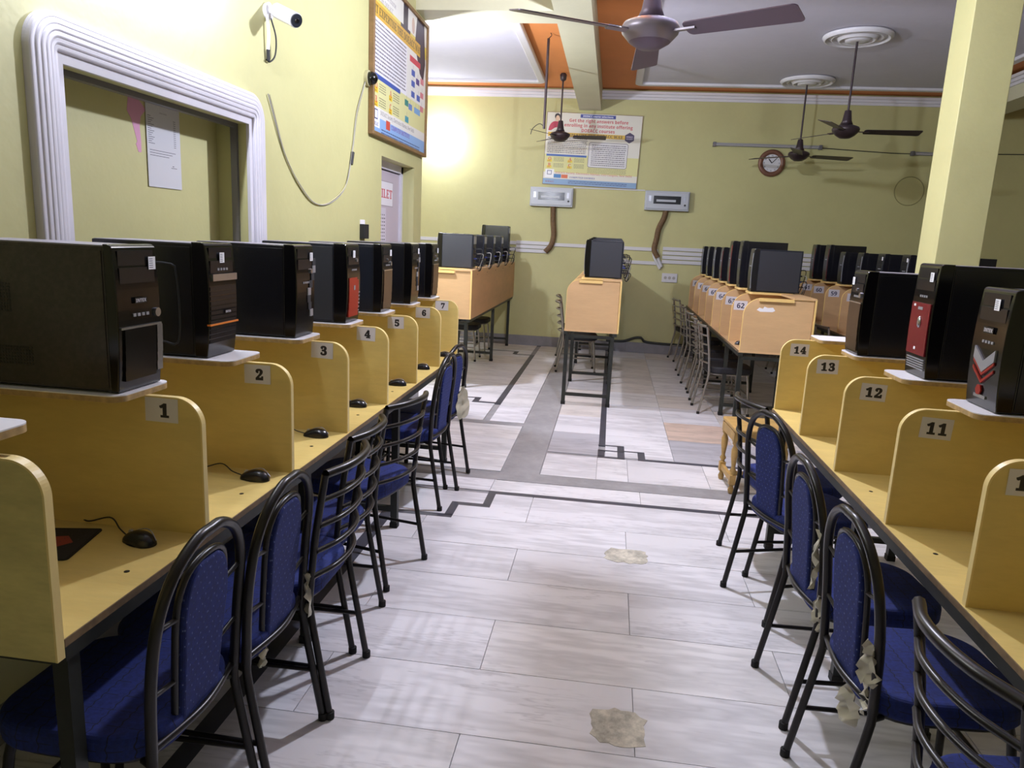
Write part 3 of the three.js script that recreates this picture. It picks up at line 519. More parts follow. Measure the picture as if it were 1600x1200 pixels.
function wrap(t, pts, sd) {   // torn plastic film hanging from the frame
  let q = sd; const r = () => { q = (q * 1664525 + 1013904223) >>> 0; return q / 4294967296; };
  for (const [x, y, z, len, w] of pts) {
    const g = new THREE.PlaneGeometry(w, len, 5, 8), p = g.attributes.position;
    for (let i = 0; i < p.count; i++) { const v = (len / 2 - p.getY(i)) / len; p.setX(i, p.getX(i) * (0.35 + 0.9 * Math.sin(v * 2.6)) + (r() - 0.5) * 0.012); p.setZ(i, (r() - 0.5) * 0.03); p.setY(i, p.getY(i) + (r() - 0.5) * 0.012 - len / 2); }
    g.rotateY(PI / 2 + (r() - 0.5)).translate(x, y, z); g.computeVertexNormals();
    mesh('torn_plastic', g, M.plastic, t);
  }
}
function paddedChair(label, x, z, turn, film) {
  const t = thing('padded_chair', label, 'chair', [x, 0, z], turn, undefined);
  t.scale.z = 0.95; chairBase(t, M.blackMetal, M.fabric);
  mesh('back_frame', tube([[0.205, 0.42, -0.19], [0.216, 0.6, -0.197], [0.234, 0.75, -0.188], [0.248, 0.845, -0.14], [0.256, 0.895, -0.06], [0.257, 0.9, 0], [0.256, 0.895, 0.06], [0.248, 0.845, 0.14], [0.234, 0.75, 0.188], [0.216, 0.6, 0.197], [0.205, 0.42, 0.19]], 0.0135, 60, 10), M.blackMetal, t);
  mesh('inner_frame', tube([[0.2, 0.43, -0.088], [0.215, 0.6, -0.1], [0.231, 0.75, -0.106], [0.243, 0.822, -0.075], [0.247, 0.842, 0], [0.243, 0.822, 0.075], [0.231, 0.75, 0.106], [0.215, 0.6, 0.1], [0.2, 0.43, 0.088]], 0.009, 50, 8), M.blackMetal, t);
  const s = new THREE.Shape(); s.moveTo(-0.074, 0); s.lineTo(0.074, 0); s.lineTo(0.092, 0.26); s.quadraticCurveTo(0.09, 0.355, 0.035, 0.37); s.lineTo(-0.035, 0.37); s.quadraticCurveTo(-0.09, 0.355, -0.092, 0.26); s.lineTo(-0.074, 0);
  const g = extr(s, 0.012, 0.009, 8, 3).translate(0, 0, -0.006).rotateY(PI / 2).rotateZ(-0.1).translate(0.205, 0.455, 0);
  mesh('backrest', g, M.fabricDots, t);
  for (const sd of [-1, 1]) for (const [yy, xx] of [[0.56, 0.212], [0.72, 0.229]]) mesh('bracket', cyl([xx, yy, sd * 0.1], [xx + 0.002, yy + 0.015, sd * 0.19], 0.006, 0.006, 8), M.blackMetal, t);
  mesh('crossbar', tube([[0.2, 0.435, -0.19], [0.225, 0.435, 0], [0.2, 0.435, 0.19]], 0.01, 20), M.blackMetal, t);
  if (film) wrap(t, film, Math.round(z * -1000));
  return t;
}
function ladderChair(label, x, z, turn, metal = M.blackMetal, seatMat = M.fabric, name = 'ladder_back_chair', group) {
  const t = thing(name, label, 'chair', [x, 0, z], turn, group);
  const r = metal === M.steel ? 0.0115 : FR;
  t.scale.z = 0.95; chairBase(t, metal, seatMat, r);
  for (const s of [-1, 1]) mesh('back_post', tube([[0.205, 0.42, s * 0.19], [0.225, 0.62, s * 0.192], [0.262, 0.85, s * 0.195]], r, 14), metal, t);
  for (let k = 0; k < 5; k++) { const y = 0.50 + k * 0.0875, xx = 0.211 + (y - 0.45) * 0.13, b = 0.05; mesh('back_rail', tube([[xx, y, -0.192], [xx + b * 0.75, y + 0.004, -0.1], [xx + b, y + 0.006, 0], [xx + b * 0.75, y + 0.004, 0.1], [xx, y, 0.192]], k === 4 ? r + 0.002 : r - 0.0035, 24, 8), metal, t); }
  return t;
}
const D2 = PI / 180;
paddedChair('blue padded chair with arched tube back at desk space one', -1.14, -1.497, 0, null);
paddedChair('blue padded chair with torn plastic on its frame at desk space two', -1.115, -1.88, 0, [[0.225, 0.52, -0.19, 0.14, 0.06], [0.21, 0.44, 0.1, 0.08, 0.04]]);
ladderChair('black ladder back chair with blue seat, first after the two padded chairs by the window', -1.095, -2.26, 0);
ladderChair('black ladder back chair with blue seat, second of three in a row by the window', -1.155, -2.646, 0);
ladderChair('black ladder back chair with blue seat turned askew, third of three by the window', -1.13, -3.21, -13 * D2);
paddedChair('blue padded chair tucked at desk space five beyond the ladder back chairs', -1.16, -4.19, -4 * D2, null);
paddedChair('blue padded chair with hanging plastic at the toilet door end of the desk', -1.18, -4.6, -12 * D2, [[0.25, 0.62, -0.1, 0.22, 0.09]]);
ladderChair('black ladder back chair with blue seat at desk space ten', 1.01, -1.45, PI + 6 * D2);
paddedChair('blue padded chair with knotted torn plastic on its frame at desk space eleven', 0.955, -2.02, PI + 4 * D2, [[0.235, 0.62, -0.19, 0.12, 0.06], [0.21, 0.5, -0.15, 0.1, 0.06], [0.19, 0.39, 0.0, 0.12, 0.08], [0.1, 0.4, 0.17, 0.1, 0.06]]);
paddedChair('blue padded chair with film peeling off one post at desk space twelve', 0.955, -2.53, PI + 4 * D2, [[0.24, 0.72, -0.19, 0.2, 0.04], [0.215, 0.5, -0.2, 0.12, 0.05]]);
paddedChair('blue padded chair turned towards the aisle at desk space thirteen', 0.965, -3.29, PI + 20 * D2, null);
ladderChair('black ladder back chair beside the turned wooden stool', 1.0, -3.75, PI + 12 * D2);
// steel chairs at the far tables
[-7.3, -7.9, -8.5, -9.35, -10.5].forEach((z, k) => ladderChair(`steel ladder back chair with black seat drawn up at the divider marked ${WORD[[62, 63, 64, 66, 68][k]]}`, 1.2, z, PI + [3, -2, 4, 0, 8][k] * D2, M.steel, M.blackSeat, 'steel_chair', 'steel chairs along the desk numbered 62 to 68'));
[-9.05, -9.95].forEach((z, k) => ladderChair(k ? 'steel chair by the middle desk nearer the end wall' : 'steel chair by the middle desk farther from the end wall', -0.33 - 0.06 * k, z, PI + 6 * D2, M.steel, M.blackSeat, 'steel_chair'));
[-9.35, -10.1].forEach((z, k) => ladderChair(k ? 'steel chair under the far left desk, close to the end wall' : 'steel chair under the middle of the far left desk', -1.86, z, PI, M.steel, M.blackSeat, 'steel_chair', 'steel chairs under the far left desk'));
[-7.9, -8.6, -9.3, -10].forEach((z, k) => ladderChair(`steel chair drawn up at the divider marked ${WORD[58 + k]}`, 2.46, z, PI + [5, -8, 3, 0][k] * D2, M.steel, M.blackSeat, 'steel_chair', 'steel chairs at the desk numbered 58 to 61'));

// ---------------------------------------------------------------- turned wooden stool
{
  const t = thing('wooden_stool', 'small light wooden stool with turned legs behind the right desk chairs', 'stool', [1.03, 0, -4.93], 4 * D2);
  mesh('seat', rbox(-0.17, 0.2, 0.42, 0.45, -0.19, 0.19, 0.012, 3), M.beige, t);
  mesh('apron', [box(-0.16, 0.19, 0.36, 0.42, -0.172, -0.152), box(-0.16, 0.19, 0.36, 0.42, 0.152, 0.172), box(-0.17, -0.15, 0.36, 0.42, -0.17, 0.17), box(0.17, 0.19, 0.36, 0.42, -0.17, 0.17)], M.beige, t);
  const leg = join([lathe([[0.001, 0], [0.016, 0.004], [0.021, 0.03], [0.012, 0.055], [0.02, 0.065]], 14), box(-0.02, 0.02, 0.065, 0.13, -0.02, 0.02), lathe([[0.018, 0.13], [0.012, 0.14], [0.022, 0.16], [0.012, 0.18], [0.022, 0.26], [0.023, 0.3], [0.013, 0.33], [0.022, 0.345], [0.02, 0.355]], 14), box(-0.021, 0.021, 0.355, 0.42, -0.021, 0.021)]);
  for (const x of [-0.15, 0.17]) for (const z of [-0.15, 0.15]) shared('leg', leg, M.beige, t).position.set(x, 0, z);
  for (const x of [-0.15, 0.17]) mesh('stretcher', box(x - 0.012, x + 0.012, 0.08, 0.115, -0.14, 0.14), M.beige, t);
  mesh('stretcher', box(-0.14, 0.16, 0.085, 0.11, -0.012, 0.012), M.beige, t);
}

// ---------------------------------------------------------------- mice, mouse pad
function mouse(label, x, z, turn, y = 0.7505) {
  const t = thing('computer_mouse', label, 'mouse', [x, y, z], turn);
  const g = new THREE.SphereGeometry(1, 24, 14, 0, 2 * PI, 0, PI / 2); g.scale(0.055, 0.034, 0.031); const p = g.attributes.position; for (let i = 0; i < p.count; i++) { const u = p.getX(i) / 0.055; p.setZ(i, p.getZ(i) * (1 - 0.14 * Math.cos(u * 3))); p.setY(i, p.getY(i) * (1 - 0.22 * u)); } g.computeVertexNormals();
  mesh('shell', [g, new THREE.CylinderGeometry(0.03, 0.03, 0.001, 20).scale(1.75, 1, 1).translate(0, 0.0005, 0)], M.cpuBlack, t);
  mesh('wheel', new THREE.CylinderGeometry(0.008, 0.008, 0.006, 12).rotateX(PI / 2).translate(0.033, 0.021, 0), M.silver, t);
  mesh('band', tube([[0.05, 0.008, 0.012], [0.02, 0.027, 0.016], [-0.02, 0.034, 0.018], [-0.05, 0.012, 0.014]], 0.0015, 16, 5), M.silver, t);
  mesh('cord', tube([[0.054, 0.008, 0], [0.1, 0.012, 0.012], [0.15, 0.03, 0.02], [0.22, 0.01, 0.0], [0.3, 0.003, 0.02]], 0.0022, 30, 5), M.wire, t);
}
mouse('black computer mouse at desk space one beside the mouse pad', -1.2, -1.69, PI - 0.35);
mouse('black computer mouse at desk space two', -1.15, -2.24, PI - 0.15);
mouse('black computer mouse at desk space three', -1.165, -2.8, PI - 0.1);
mouse('black computer mouse at desk space four', -1.19, -3.36, PI - 0.1);
mouse('black computer mouse at desk space five', -1.15, -3.92, PI);
mouse('black computer mouse at desk space six', -1.15, -4.46, PI);
mouse('black computer mouse at desk space seven', -1.13, -5.0, PI);
mouse('small black mouse at the end of the desk numbered 62', 1.2, -6.72, 0.2);
{
  const t = thing('mouse_pad', 'black mouse pad with a red print at desk space one', 'mouse pad', [-1.44, 0.7505, -1.62], 0.22);
  mesh('pad', extr(roundRect(-0.12, 0.12, -0.1, 0.1, 0.012), 0.003).rotateX(-PI / 2), M.rubber, t);
  const tx = canvasTex(256, 200, (g, W, H) => { g.fillStyle = '#17131a'; g.fillRect(0, 0, W, H); g.fillStyle = '#8d3526'; g.beginPath(); g.moveTo(120, 60); g.lineTo(190, 50); g.lineTo(225, 95); g.lineTo(180, 140); g.lineTo(110, 130); g.lineTo(90, 95); g.fill(); g.fillStyle = '#3c3340'; for (let i = 0; i < 60; i++) g.fillRect((i * 71) % 240, (i * 43) % 190, 4, 3); });
  mesh('print', new THREE.PlaneGeometry(0.225, 0.185).rotateX(-PI / 2).translate(0, 0.0034, 0), new THREE.MeshStandardMaterial({ map: tx, roughness: 0.7 }), t, true);
}
{ const t = thing('keyboard', 'grey keyboard on the open end of the desk numbered 62', 'keyboard', [1.3, 0.7505, -7.25], 0.1); mesh('body', rbox(-0.08, 0.08, 0, 0.02, -0.2, 0.2, 0.005), M.cpuSlate, t); for (let i = 0; i < 5; i++) mesh('key_row', box(-0.07 + i * 0.029, -0.046 + i * 0.029, 0.02, 0.024, -0.19, 0.19), M.wireGrey, t); }

// ---------------------------------------------------------------- posters
function posterText(g, x, y, w, n, lh, col) { g.fillStyle = col; for (let i = 0; i < n; i++) { let u = x; while (u < x + w - 6) { const k = 6 + ((u * 7 + i * 31) % 19); g.fillRect(u, y + i * lh, Math.min(k, x + w - u), lh * 0.42); u += k + 4; } } }
function badge(g, x, y, ch, sub, s = 1) { g.fillStyle = '#d8c02c'; g.fillRect(x - 4 * s, y + 26 * s, 52 * s, 26 * s); g.fillStyle = '#c02a2e'; g.font = `bold ${Math.round(46 * s)}px serif`; g.textAlign = 'left'; g.fillText(ch, x + 6 * s, y + 34 * s); g.fillStyle = '#7c1f1f'; g.font = `bold ${Math.round(12 * s)}px sans-serif`; g.fillText('LEVEL', x, y + 48 * s); }
const texBack = canvasTex(1024, 760, (g, W, H) => {
  g.fillStyle = '#d8d5cb'; g.fillRect(0, 0, W, H); g.fillStyle = '#cfcc8c'; g.fillRect(0, 440, W, 190);
  // person in a red shirt (plain figure)
  g.fillStyle = '#241d26'; g.beginPath(); g.ellipse(112, 40, 30, 32, 0, 0, 7); g.fill(); g.fillStyle = '#d9b79c'; g.beginPath(); g.ellipse(114, 62, 22, 32, 0, 0, 7); g.fill();
  g.fillStyle = '#b02a4a'; g.beginPath(); g.moveTo(20, 190); g.quadraticCurveTo(30, 100, 90, 92); g.lineTo(140, 96); g.quadraticCurveTo(180, 110, 175, 140); g.lineTo(90, 160); g.lineTo(50, 190); g.fill();
  g.fillStyle = '#35408f'; g.fillRect(360, 8, 380, 36); g.fillStyle = '#e6e6f0'; g.font = 'bold 26px sans-serif'; g.textAlign = 'center'; g.fillText('DOEACC course selections', 550, 35);
  g.fillStyle = '#b83542'; g.font = 'bold 46px sans-serif'; g.fillText('Get the right answers before', 560, 92); g.fillText('enrolling in any institute offering', 560, 142); g.fillText('DOEACC courses', 560, 192);
  g.fillStyle = '#d3ac3a'; g.fillRect(20, 206, 880, 44); g.fillStyle = '#2a2118'; g.font = 'bold 40px serif'; g.fillText('IT EXPERTISE THE DOEACC WAY', 500, 242);
  g.fillStyle = '#33254f'; g.beginPath(); for (let i = 0; i < 6; i++) g[i ? 'lineTo' : 'moveTo'](905 + 56 * Math.cos(i * PI / 3 + .5), 230 + 56 * Math.sin(i * PI / 3 + .5)); g.fill(); g.fillStyle = '#cfc8e0'; g.font = 'bold 18px sans-serif'; g.fillText('DOEACC', 905, 226); g.fillText('SOCIETY', 905, 248);
  posterText(g, 24, 262, 430, 9, 19, '#5a5762'); g.fillStyle = '#2f57a4'; g.fillRect(20, 438, 440, 22);
  badge(g, 36, 470, 'O'); badge(g, 260, 470, 'A'); badge(g, 36, 534, 'B'); badge(g, 260, 534, 'C'); for (const [x, y] of [[104, 472], [328, 472], [104, 536], [328, 536]]) posterText(g, x, y, 110, 4, 12, '#77755e');
  g.fillStyle = '#d5d3d6'; g.strokeStyle = '#5c5868'; g.lineWidth = 5; g.beginPath(); g.roundRect ? g.roundRect(478, 296, 420, 262, 20) : g.rect(478, 296, 420, 262); g.fill(); g.stroke(); posterText(g, 510, 318, 370, 11, 21, '#66626e');
  posterText(g, 480, 570, 420, 4, 14, '#8c8664'); g.fillStyle = '#b5442f'; g.font = '28px serif'; g.textAlign = 'left'; g.fillText('DOEACC Society, Electronics Niketan, CGO Complex, New Delhi', 130, 642);
  g.fillStyle = '#ebebef'; g.fillRect(20, 600, 96, 90); g.fillStyle = '#2b6fb0'; g.fillRect(116, 650, 80, 40); g.fillStyle = '#c75a28'; g.fillRect(200, 652, 70, 38); g.fillStyle = '#7a9ac0'; g.fillRect(0, 700, W, 60); g.fillStyle = '#3a3f8e'; g.font = 'bold 26px serif'; g.fillText('COMPUTER COURSES', 290, 686); posterText(g, 280, 716, 640, 2, 18, '#2f3f74'); g.fillStyle = '#8a2a2a'; g.font = 'bold 22px serif'; g.fillText('DOEACC', 28, 740); g.strokeStyle = '#2a2f6a'; g.lineWidth = 6; g.strokeRect(44, 616, 44, 40);
});
const texLeft = canvasTex(1024, 760, (g, W, H) => {
  g.fillStyle = '#d9d7d2'; g.fillRect(0, 0, W, H); g.fillStyle = '#d2cf96'; g.fillRect(0, 480, W, 150);
  g.fillStyle = '#d4c15c'; g.fillRect(0, 0, W, 190); g.fillStyle = '#d8d5cf'; g.fillRect(0, 0, W, 120); g.fillStyle = '#7a7080'; g.font = '36px serif'; g.textAlign = 'left'; ['Choose the right', 'computer course', 'from DOEACC'].forEach((s, i) => g.fillText(s, 90, 40 + i * 42));
  // dark graduate silhouettes, plain
  g.fillStyle = '#2a2038'; g.fillRect(520, 0, 90, 130); g.fillRect(470, 118, 190, 26); g.beginPath(); g.moveTo(800, 0); g.lineTo(960, 0); g.lineTo(1000, 220); g.lineTo(960, 330); g.lineTo(880, 300); g.lineTo(760, 160); g.fill(); g.fillStyle = '#c0a494'; g.beginPath(); g.ellipse(720, 70, 30, 44, 0, 0, 7); g.fill();
  g.fillStyle = '#c99d2e'; g.fillRect(0, 136, 880, 72); g.fillStyle = '#241b14'; g.font = 'bold 52px serif'; g.fillText('IT EXPERTISE THE DOEACC WAY', 30, 190);
  g.fillStyle = '#dcdae2'; g.fillRect(0, 210, 600, 270); posterText(g, 24, 222, 560, 13, 19, '#5a5662'); g.fillStyle = '#2f4c9c'; g.fillRect(10, 470, 470, 24); badge(g, 40, 508, 'O', '', 1.05); badge(g, 280, 508, 'A', '', 1.05); badge(g, 40, 576, 'B', '', 1.05); badge(g, 280, 576, 'C', '', 1.05); for (const [x, y] of [[110, 510], [350, 510], [110, 578], [350, 578]]) posterText(g, x, y, 120, 4, 12, '#77755e');
  g.fillStyle = '#c23a4c'; g.fillRect(660, 240, 230, 34); g.strokeStyle = '#66627a'; g.lineWidth = 3; for (const [x, y, c] of [[700, 310, '#3d57a8'], [700, 370, '#3d57a8'], [800, 340, '#4b3f86'], [700, 430, '#3d57a8'], [820, 430, '#3d57a8'], [900, 320, '#c87a86'], [900, 400, '#c87a86'], [900, 480, '#c87a86'], [570, 500, '#2e7f77'], [650, 510, '#5a78b8'], [770, 510, '#6f9ccc'], [830, 510, '#6f9ccc'], [580, 590, '#3a8fa0']]) { g.fillStyle = c; g.fillRect(x, y, 74, 34); g.beginPath(); g.moveTo(x + 37, y); g.lineTo(x + 37, y - 26); g.stroke(); }
  g.fillStyle = '#84a8d6'; g.fillRect(0, 680, W, 80); g.fillStyle = '#ebebef'; g.fillRect(14, 630, 110, 100); g.fillStyle = '#2a2f6a'; g.font = 'bold 26px serif'; g.fillText('DEAC', 30, 722); g.strokeStyle = '#2a2f6a'; g.lineWidth = 6; g.strokeRect(44, 644, 44, 44);
  g.fillStyle = '#57515e'; g.font = '28px serif'; g.fillText('DOEACC Society, Electronics Niketan, New Delhi', 134, 660); g.fillStyle = '#c2463a'; g.fillRect(230, 672, 70, 46); g.fillStyle = '#6c3f96'; g.font = 'bold 34px sans-serif'; g.fillText('COMPUTER INSTITUTE', 320, 708); posterText(g, 150, 728, 760, 2, 15, '#2f4474');
});
{
  const w = 1.355, h = 1.0, t = thing('wall_poster', 'course poster with red headline hung on the end wall above the breaker boxes', 'poster', [-0.405, 2.365, BZ + 0.012]);
  t.rotation.z = -0.02;
  mesh('backing', box(-w / 2, w / 2, 0, h, 0, 0.012), M.frameWood, t);
  mesh('print', new THREE.PlaneGeometry(w - 0.012, h - 0.012).translate(0, h / 2, 0.0128), new THREE.MeshStandardMaterial({ map: texBack, roughness: 0.45 }), t, true);
}
{
  const w = 1.5, h = 1.1, t = thing('wall_poster', 'wood framed course poster on the left wall above the toilet door', 'poster', [LX, 2.265, -5.93], PI / 2);
  t.rotation.set(0, PI / 2, 0.0);
  mesh('print', new THREE.PlaneGeometry(w - 0.04, h - 0.04).translate(0, h / 2, 0.022), new THREE.MeshStandardMaterial({ map: texLeft, roughness: 0.4 }), t, true);
  mesh('backing', box(-w / 2 + 0.01, w / 2 - 0.01, 0.01, h - 0.01, 0.001, 0.02), M.brownPly, t);
  for (const [a, b, c, d] of [[-w / 2, -w / 2 + 0.028, 0, h], [w / 2 - 0.028, w / 2, 0, h], [-w / 2 + 0.028, w / 2 - 0.028, 0, 0.028], [-w / 2 + 0.028, w / 2 - 0.028, h - 0.028, h]]) mesh('frame_strip', rbox(a, b, c, d, 0.001, 0.04, 0.004), M.frameWood, t);
}

// ---------------------------------------------------------------- breaker boxes, trunking, socket, clock, dead tubes
function breaker(x, y, label, pts) {
  const t = thing('breaker_box', label, 'breaker box', [x, y, BZ]);
  mesh('housing', rbox(-0.31, 0.31, 0, 0.27, 0, 0.11, 0.006), M.boxGrey, t);
  const c = mesh('cover', rbox(-0.295, 0.295, 0.02, 0.25, 0.108, 0.125, 0.005), M.boxGrey, t);
  mesh('window', box(-0.19, 0.19, 0.09, 0.2, 0.124, 0.128), M.darkGlass, c); mesh('switch_row', box(-0.15, 0.12, 0.12, 0.15, 0.127, 0.131), M.boxGrey, c); mesh('lock', new THREE.CylinderGeometry(0.014, 0.014, 0.01, 12).rotateX(PI / 2).translate(0.25, 0.08, 0.128), M.black, c);
  for (const s of [-1, 1]) mesh('knockout', box(s * 0.24 - 0.018, s * 0.24 + 0.018, 0.12, 0.2, 0.124, 0.127), M.silver, c);
  mesh('cable_bundle', tube(pts, 0.04, 24, 10), M.brownTape, t);
}
breaker(-0.93, 2.06, 'grey breaker box under the poster, left of the middle desk', [[0.03, 0.01, 0.05], [0.04, -0.2, 0.05], [0.06, -0.4, 0.05], [0.03, -0.55, 0.05], [-0.05, -0.65, 0.05]]);
breaker(0.715, 2.07, 'grey breaker box under the poster, right of the middle desk', [[0.0, 0.01, 0.05], [-0.02, -0.1, 0.05], [-0.08, -0.25, 0.05], [-0.1, -0.4, 0.05], [-0.12, -0.55, 0.05], [-0.06, -0.66, 0.05]]);
{
  const t = thing('cable_trunking', 'white plastic cable trunking in parallel runs along the end wall', 'trunking', [0, 1.3, BZ]);
  const run = (x0, x1, y, tilt = 0) => mesh('trunk', rbox(x0, x1, y - 0.025 - 1.3, y + 0.025 - 1.3, 0, 0.024, 0.003, 1), M.ductWhite, t);
  run(-4.5, -1.42, 1.52); run(-4.5, -1.42, 1.43);
  for (let k = 0; k < 3; k++) run(-1.42, -0.93, 1.53 - k * 0.058); run(-0.93, 0.62, 1.52);
  for (let k = 0; k < 4; k++) run(0.72, 2.9, 1.54 - k * 0.062); run(0.1, 0.72, 1.325); run(2.9, 4.6, 1.5);
  mesh('flex_pipe', [tube([[0.63, 0.22, 0.03], [0.66, 0.1, 0.045], [0.72, -0.02, 0.035]], 0.022, 14), tube([[0.58, 0.22, 0.03], [0.61, 0.1, 0.045], [0.7, -0.05, 0.035]], 0.02, 14)], M.ductWhite, t);
  mesh('trunk', rbox(-0.62, 0.4, 2.335 - 1.3, 2.352 - 1.3, 0, 0.012, 0.002, 1), M.ductWhite, t);
}
{ const t = thing('socket_box', 'white wall socket plate under the trunking', 'socket', [0.85, 1.06, BZ]); mesh('plate', rbox(-0.11, 0.11, 0, 0.13, 0, 0.02, 0.005), M.ductWhite, t); for (let k = 0; k < 3; k++) mesh('socket', new THREE.CylinderGeometry(0.022, 0.022, 0.006, 14).rotateX(PI / 2).translate(-0.06 + k * 0.06, 0.065, 0.021), M.wireGrey, t); }
{
  const t = thing('wall_clock', 'round wall clock with copper rim on the end wall', 'clock', [2.1, 2.59, BZ]);
  const tx = canvasTex(256, 256, (g, W) => { g.fillStyle = '#d4d4da'; g.fillRect(0, 0, W, W); g.translate(128, 128); g.fillStyle = '#33303a'; g.font = 'bold 26px serif'; g.textAlign = 'center'; g.textBaseline = 'middle'; for (let i = 1; i <= 12; i++) g.fillText(String(i), 96 * Math.sin(i * PI / 6), -96 * Math.cos(i * PI / 6)); });
  mesh('rim', new THREE.TorusGeometry(0.15, 0.034, 12, 36).scale(1, 1, 0.7).translate(0, 0.185, 0.025), std(0x74503f, 0.4, 0.2), t);
  mesh('dial', new THREE.CircleGeometry(0.135, 36).translate(0, 0.185, 0.03), new THREE.MeshStandardMaterial({ map: tx, roughness: 0.4 }), t, true);
  mesh('body', new THREE.CylinderGeometry(0.14, 0.14, 0.028, 30).rotateX(PI / 2).translate(0, 0.185, 0.014), M.black, t);
  mesh('hand', box(-0.004, 0.004, 0, 0.095, 0, 0.003).rotateZ(-0.75).translate(0, 0.185, 0.034), M.black, t); mesh('hand', box(-0.006, 0.006, 0, 0.07, 0, 0.003).rotateZ(0.7).translate(0, 0.185, 0.037), M.black, t);
}
function deadTube(label, x0, x1, y, y1) {
  const t = thing('tube_light_fitting', label, 'lamp', [(x0 + x1) / 2, y, BZ]); const L = (x1 - x0) / 2;
  mesh('channel', rbox(-L, L, -0.02, 0.025, 0, 0.035, 0.003, 1), M.silver, t); mesh('tube', cyl([-L + 0.03, -0.005, 0.055], [L - 0.03, -0.005, 0.055], 0.014), std(0xa3a2a6, 0.3), t);
  for (const s of [-1, 1]) mesh('end_cap', rbox(s * L - 0.02, s * L + 0.02, -0.03, 0.03, 0.002, 0.072, 0.004, 1), M.alu, t);
}
deadTube('unlit tube light fitting above the wall clock', 1.3, 2.72, 3.0);
deadTube('unlit tube light fitting near the pillar', 3.92, 4.4, 2.96);
{ const t = thing('wall_wire', 'thin dark wire strung along the end wall past the pillar', 'wire', [2.7, 2.97, BZ + 0.006]); mesh('strand', tube([[0, 0.03, 0], [0.7, 0, 0], [1.2, -0.01, 0], [2.4, 0.02, 0], [4.3, 0.06, 0]], 0.006, 40, 6), M.wire, t); }
{ const t = thing('wall_mark', 'faint round outline left on the end wall beside the pillar', 'mark', [3.96, 2.27, BZ]); mesh('outline', new THREE.TorusGeometry(0.19, 0.006, 6, 40).scale(1, 1, 0.25).translate(0, 0.2, 0.001), std(0x8f8b5e, 0.8), t); }

// ---------------------------------------------------------------- left wall things
{
  const t = thing('security_camera', 'white bullet security camera on the left wall above the window', 'camera', [LX, 2.565, -3.65]);
  mesh('mount', new THREE.CylinderGeometry(0.035, 0.04, 0.02, 20).rotateZ(PI / 2).translate(0.01, 0.06, 0), M.board, t);
  mesh('arm', tube([[0.015, 0.06, 0], [0.04, 0.062, 0], [0.07, 0.055, 0.005]], 0.013, 12), M.board, t);
  const a = V(0.055, 0.062, 0.0), dir = V(0.76, -0.36, 0.36).normalize(); const b = a.clone().addScaledVector(dir, 0.15);
  const bd = mesh('barrel', [cyl([a.x, a.y, a.z], [b.x, b.y, b.z], 0.035, 0.035, 24)], M.board, t);
  const c = b.clone().addScaledVector(dir, 0.001), e = c.clone().addScaledVector(dir, 0.006); mesh('lens_face', cyl([c.x, c.y, c.z], [e.x, e.y, e.z], 0.031, 0.031, 24), M.darkGlass, bd); const k = e.clone().addScaledVector(dir, 0.004); mesh('lens', cyl([e.x, e.y, e.z], [k.x, k.y, k.z], 0.012, 0.01, 16), M.cpuGloss, bd);
  mesh('cable', tube([[0.015, 0.04, 0.02], [0.02, -0.05, 0.018], [0.015, -0.12, 0.016]], 0.008, 14), M.board, t); mesh('cable', tube([[0.02, 0.03, -0.01], [0.03, -0.05, -0.04], [0.02, -0.13, -0.05], [0.012, -0.17, -0.01], [0.012, -0.17, 0.03]], 0.004, 24), M.wire, t); mesh('plug', cyl([0.015, -0.12, 0.016], [0.012, -0.17, 0.01], 0.009), M.wire, t);
}
{
  const t = thing('dome_camera', 'small black round camera on the left wall beside the framed poster', 'camera', [LX, 2.57, -5.13]);
  mesh('base', new THREE.CylinderGeometry(0.05, 0.052, 0.025, 24).rotateZ(PI / 2).translate(0.0125, 0.05, 0), M.wireCream, t);
  mesh('dome', new THREE.SphereGeometry(0.044, 24, 16).translate(0.04, 0.05, 0), M.cpuGloss, t);
}
{
  const t = thing('wall_cable', 'thin cream cable looping down the left wall from the window', 'cable', [LX + 0.006, 1.72, -3.65]);
  const P = [[2.24, -3.66], [1.96, -3.84], [1.80, -4.05], [1.735, -4.26], [1.78, -4.52], [1.9, -4.75], [2.13, -4.87], [2.35, -4.95], [2.58, -5.1]];
  mesh('strand', tube(P.map(([y, z]) => [0, y - 1.72, z + 3.65]), 0.004, 70, 6), M.wireCream, t);
  mesh('strand', tube(P.map(([y, z], i) => [0.002, y - 1.72 + 0.02 * Math.sin(i), z + 3.65 + (i < 8 ? 0.02 : 0)]), 0.0035, 70, 6), M.wireGrey, t);
  mesh('joint', cyl([0.004, 0.3, -1.17], [0.004, 0.38, -1.2], 0.012), M.wire, t);
}
{ const t = thing('switch_box', 'small black switch box on the left wall before the toilet door', 'switch', [LX, 1.54, -5.07]); mesh('plate', rbox(0, 0.035, 0, 0.1, -0.05, 0.05, 0.004), M.wire, t); mesh('paper', box(0, 0.006, 0.09, 0.13, -0.045, 0.045), M.paper, t); }

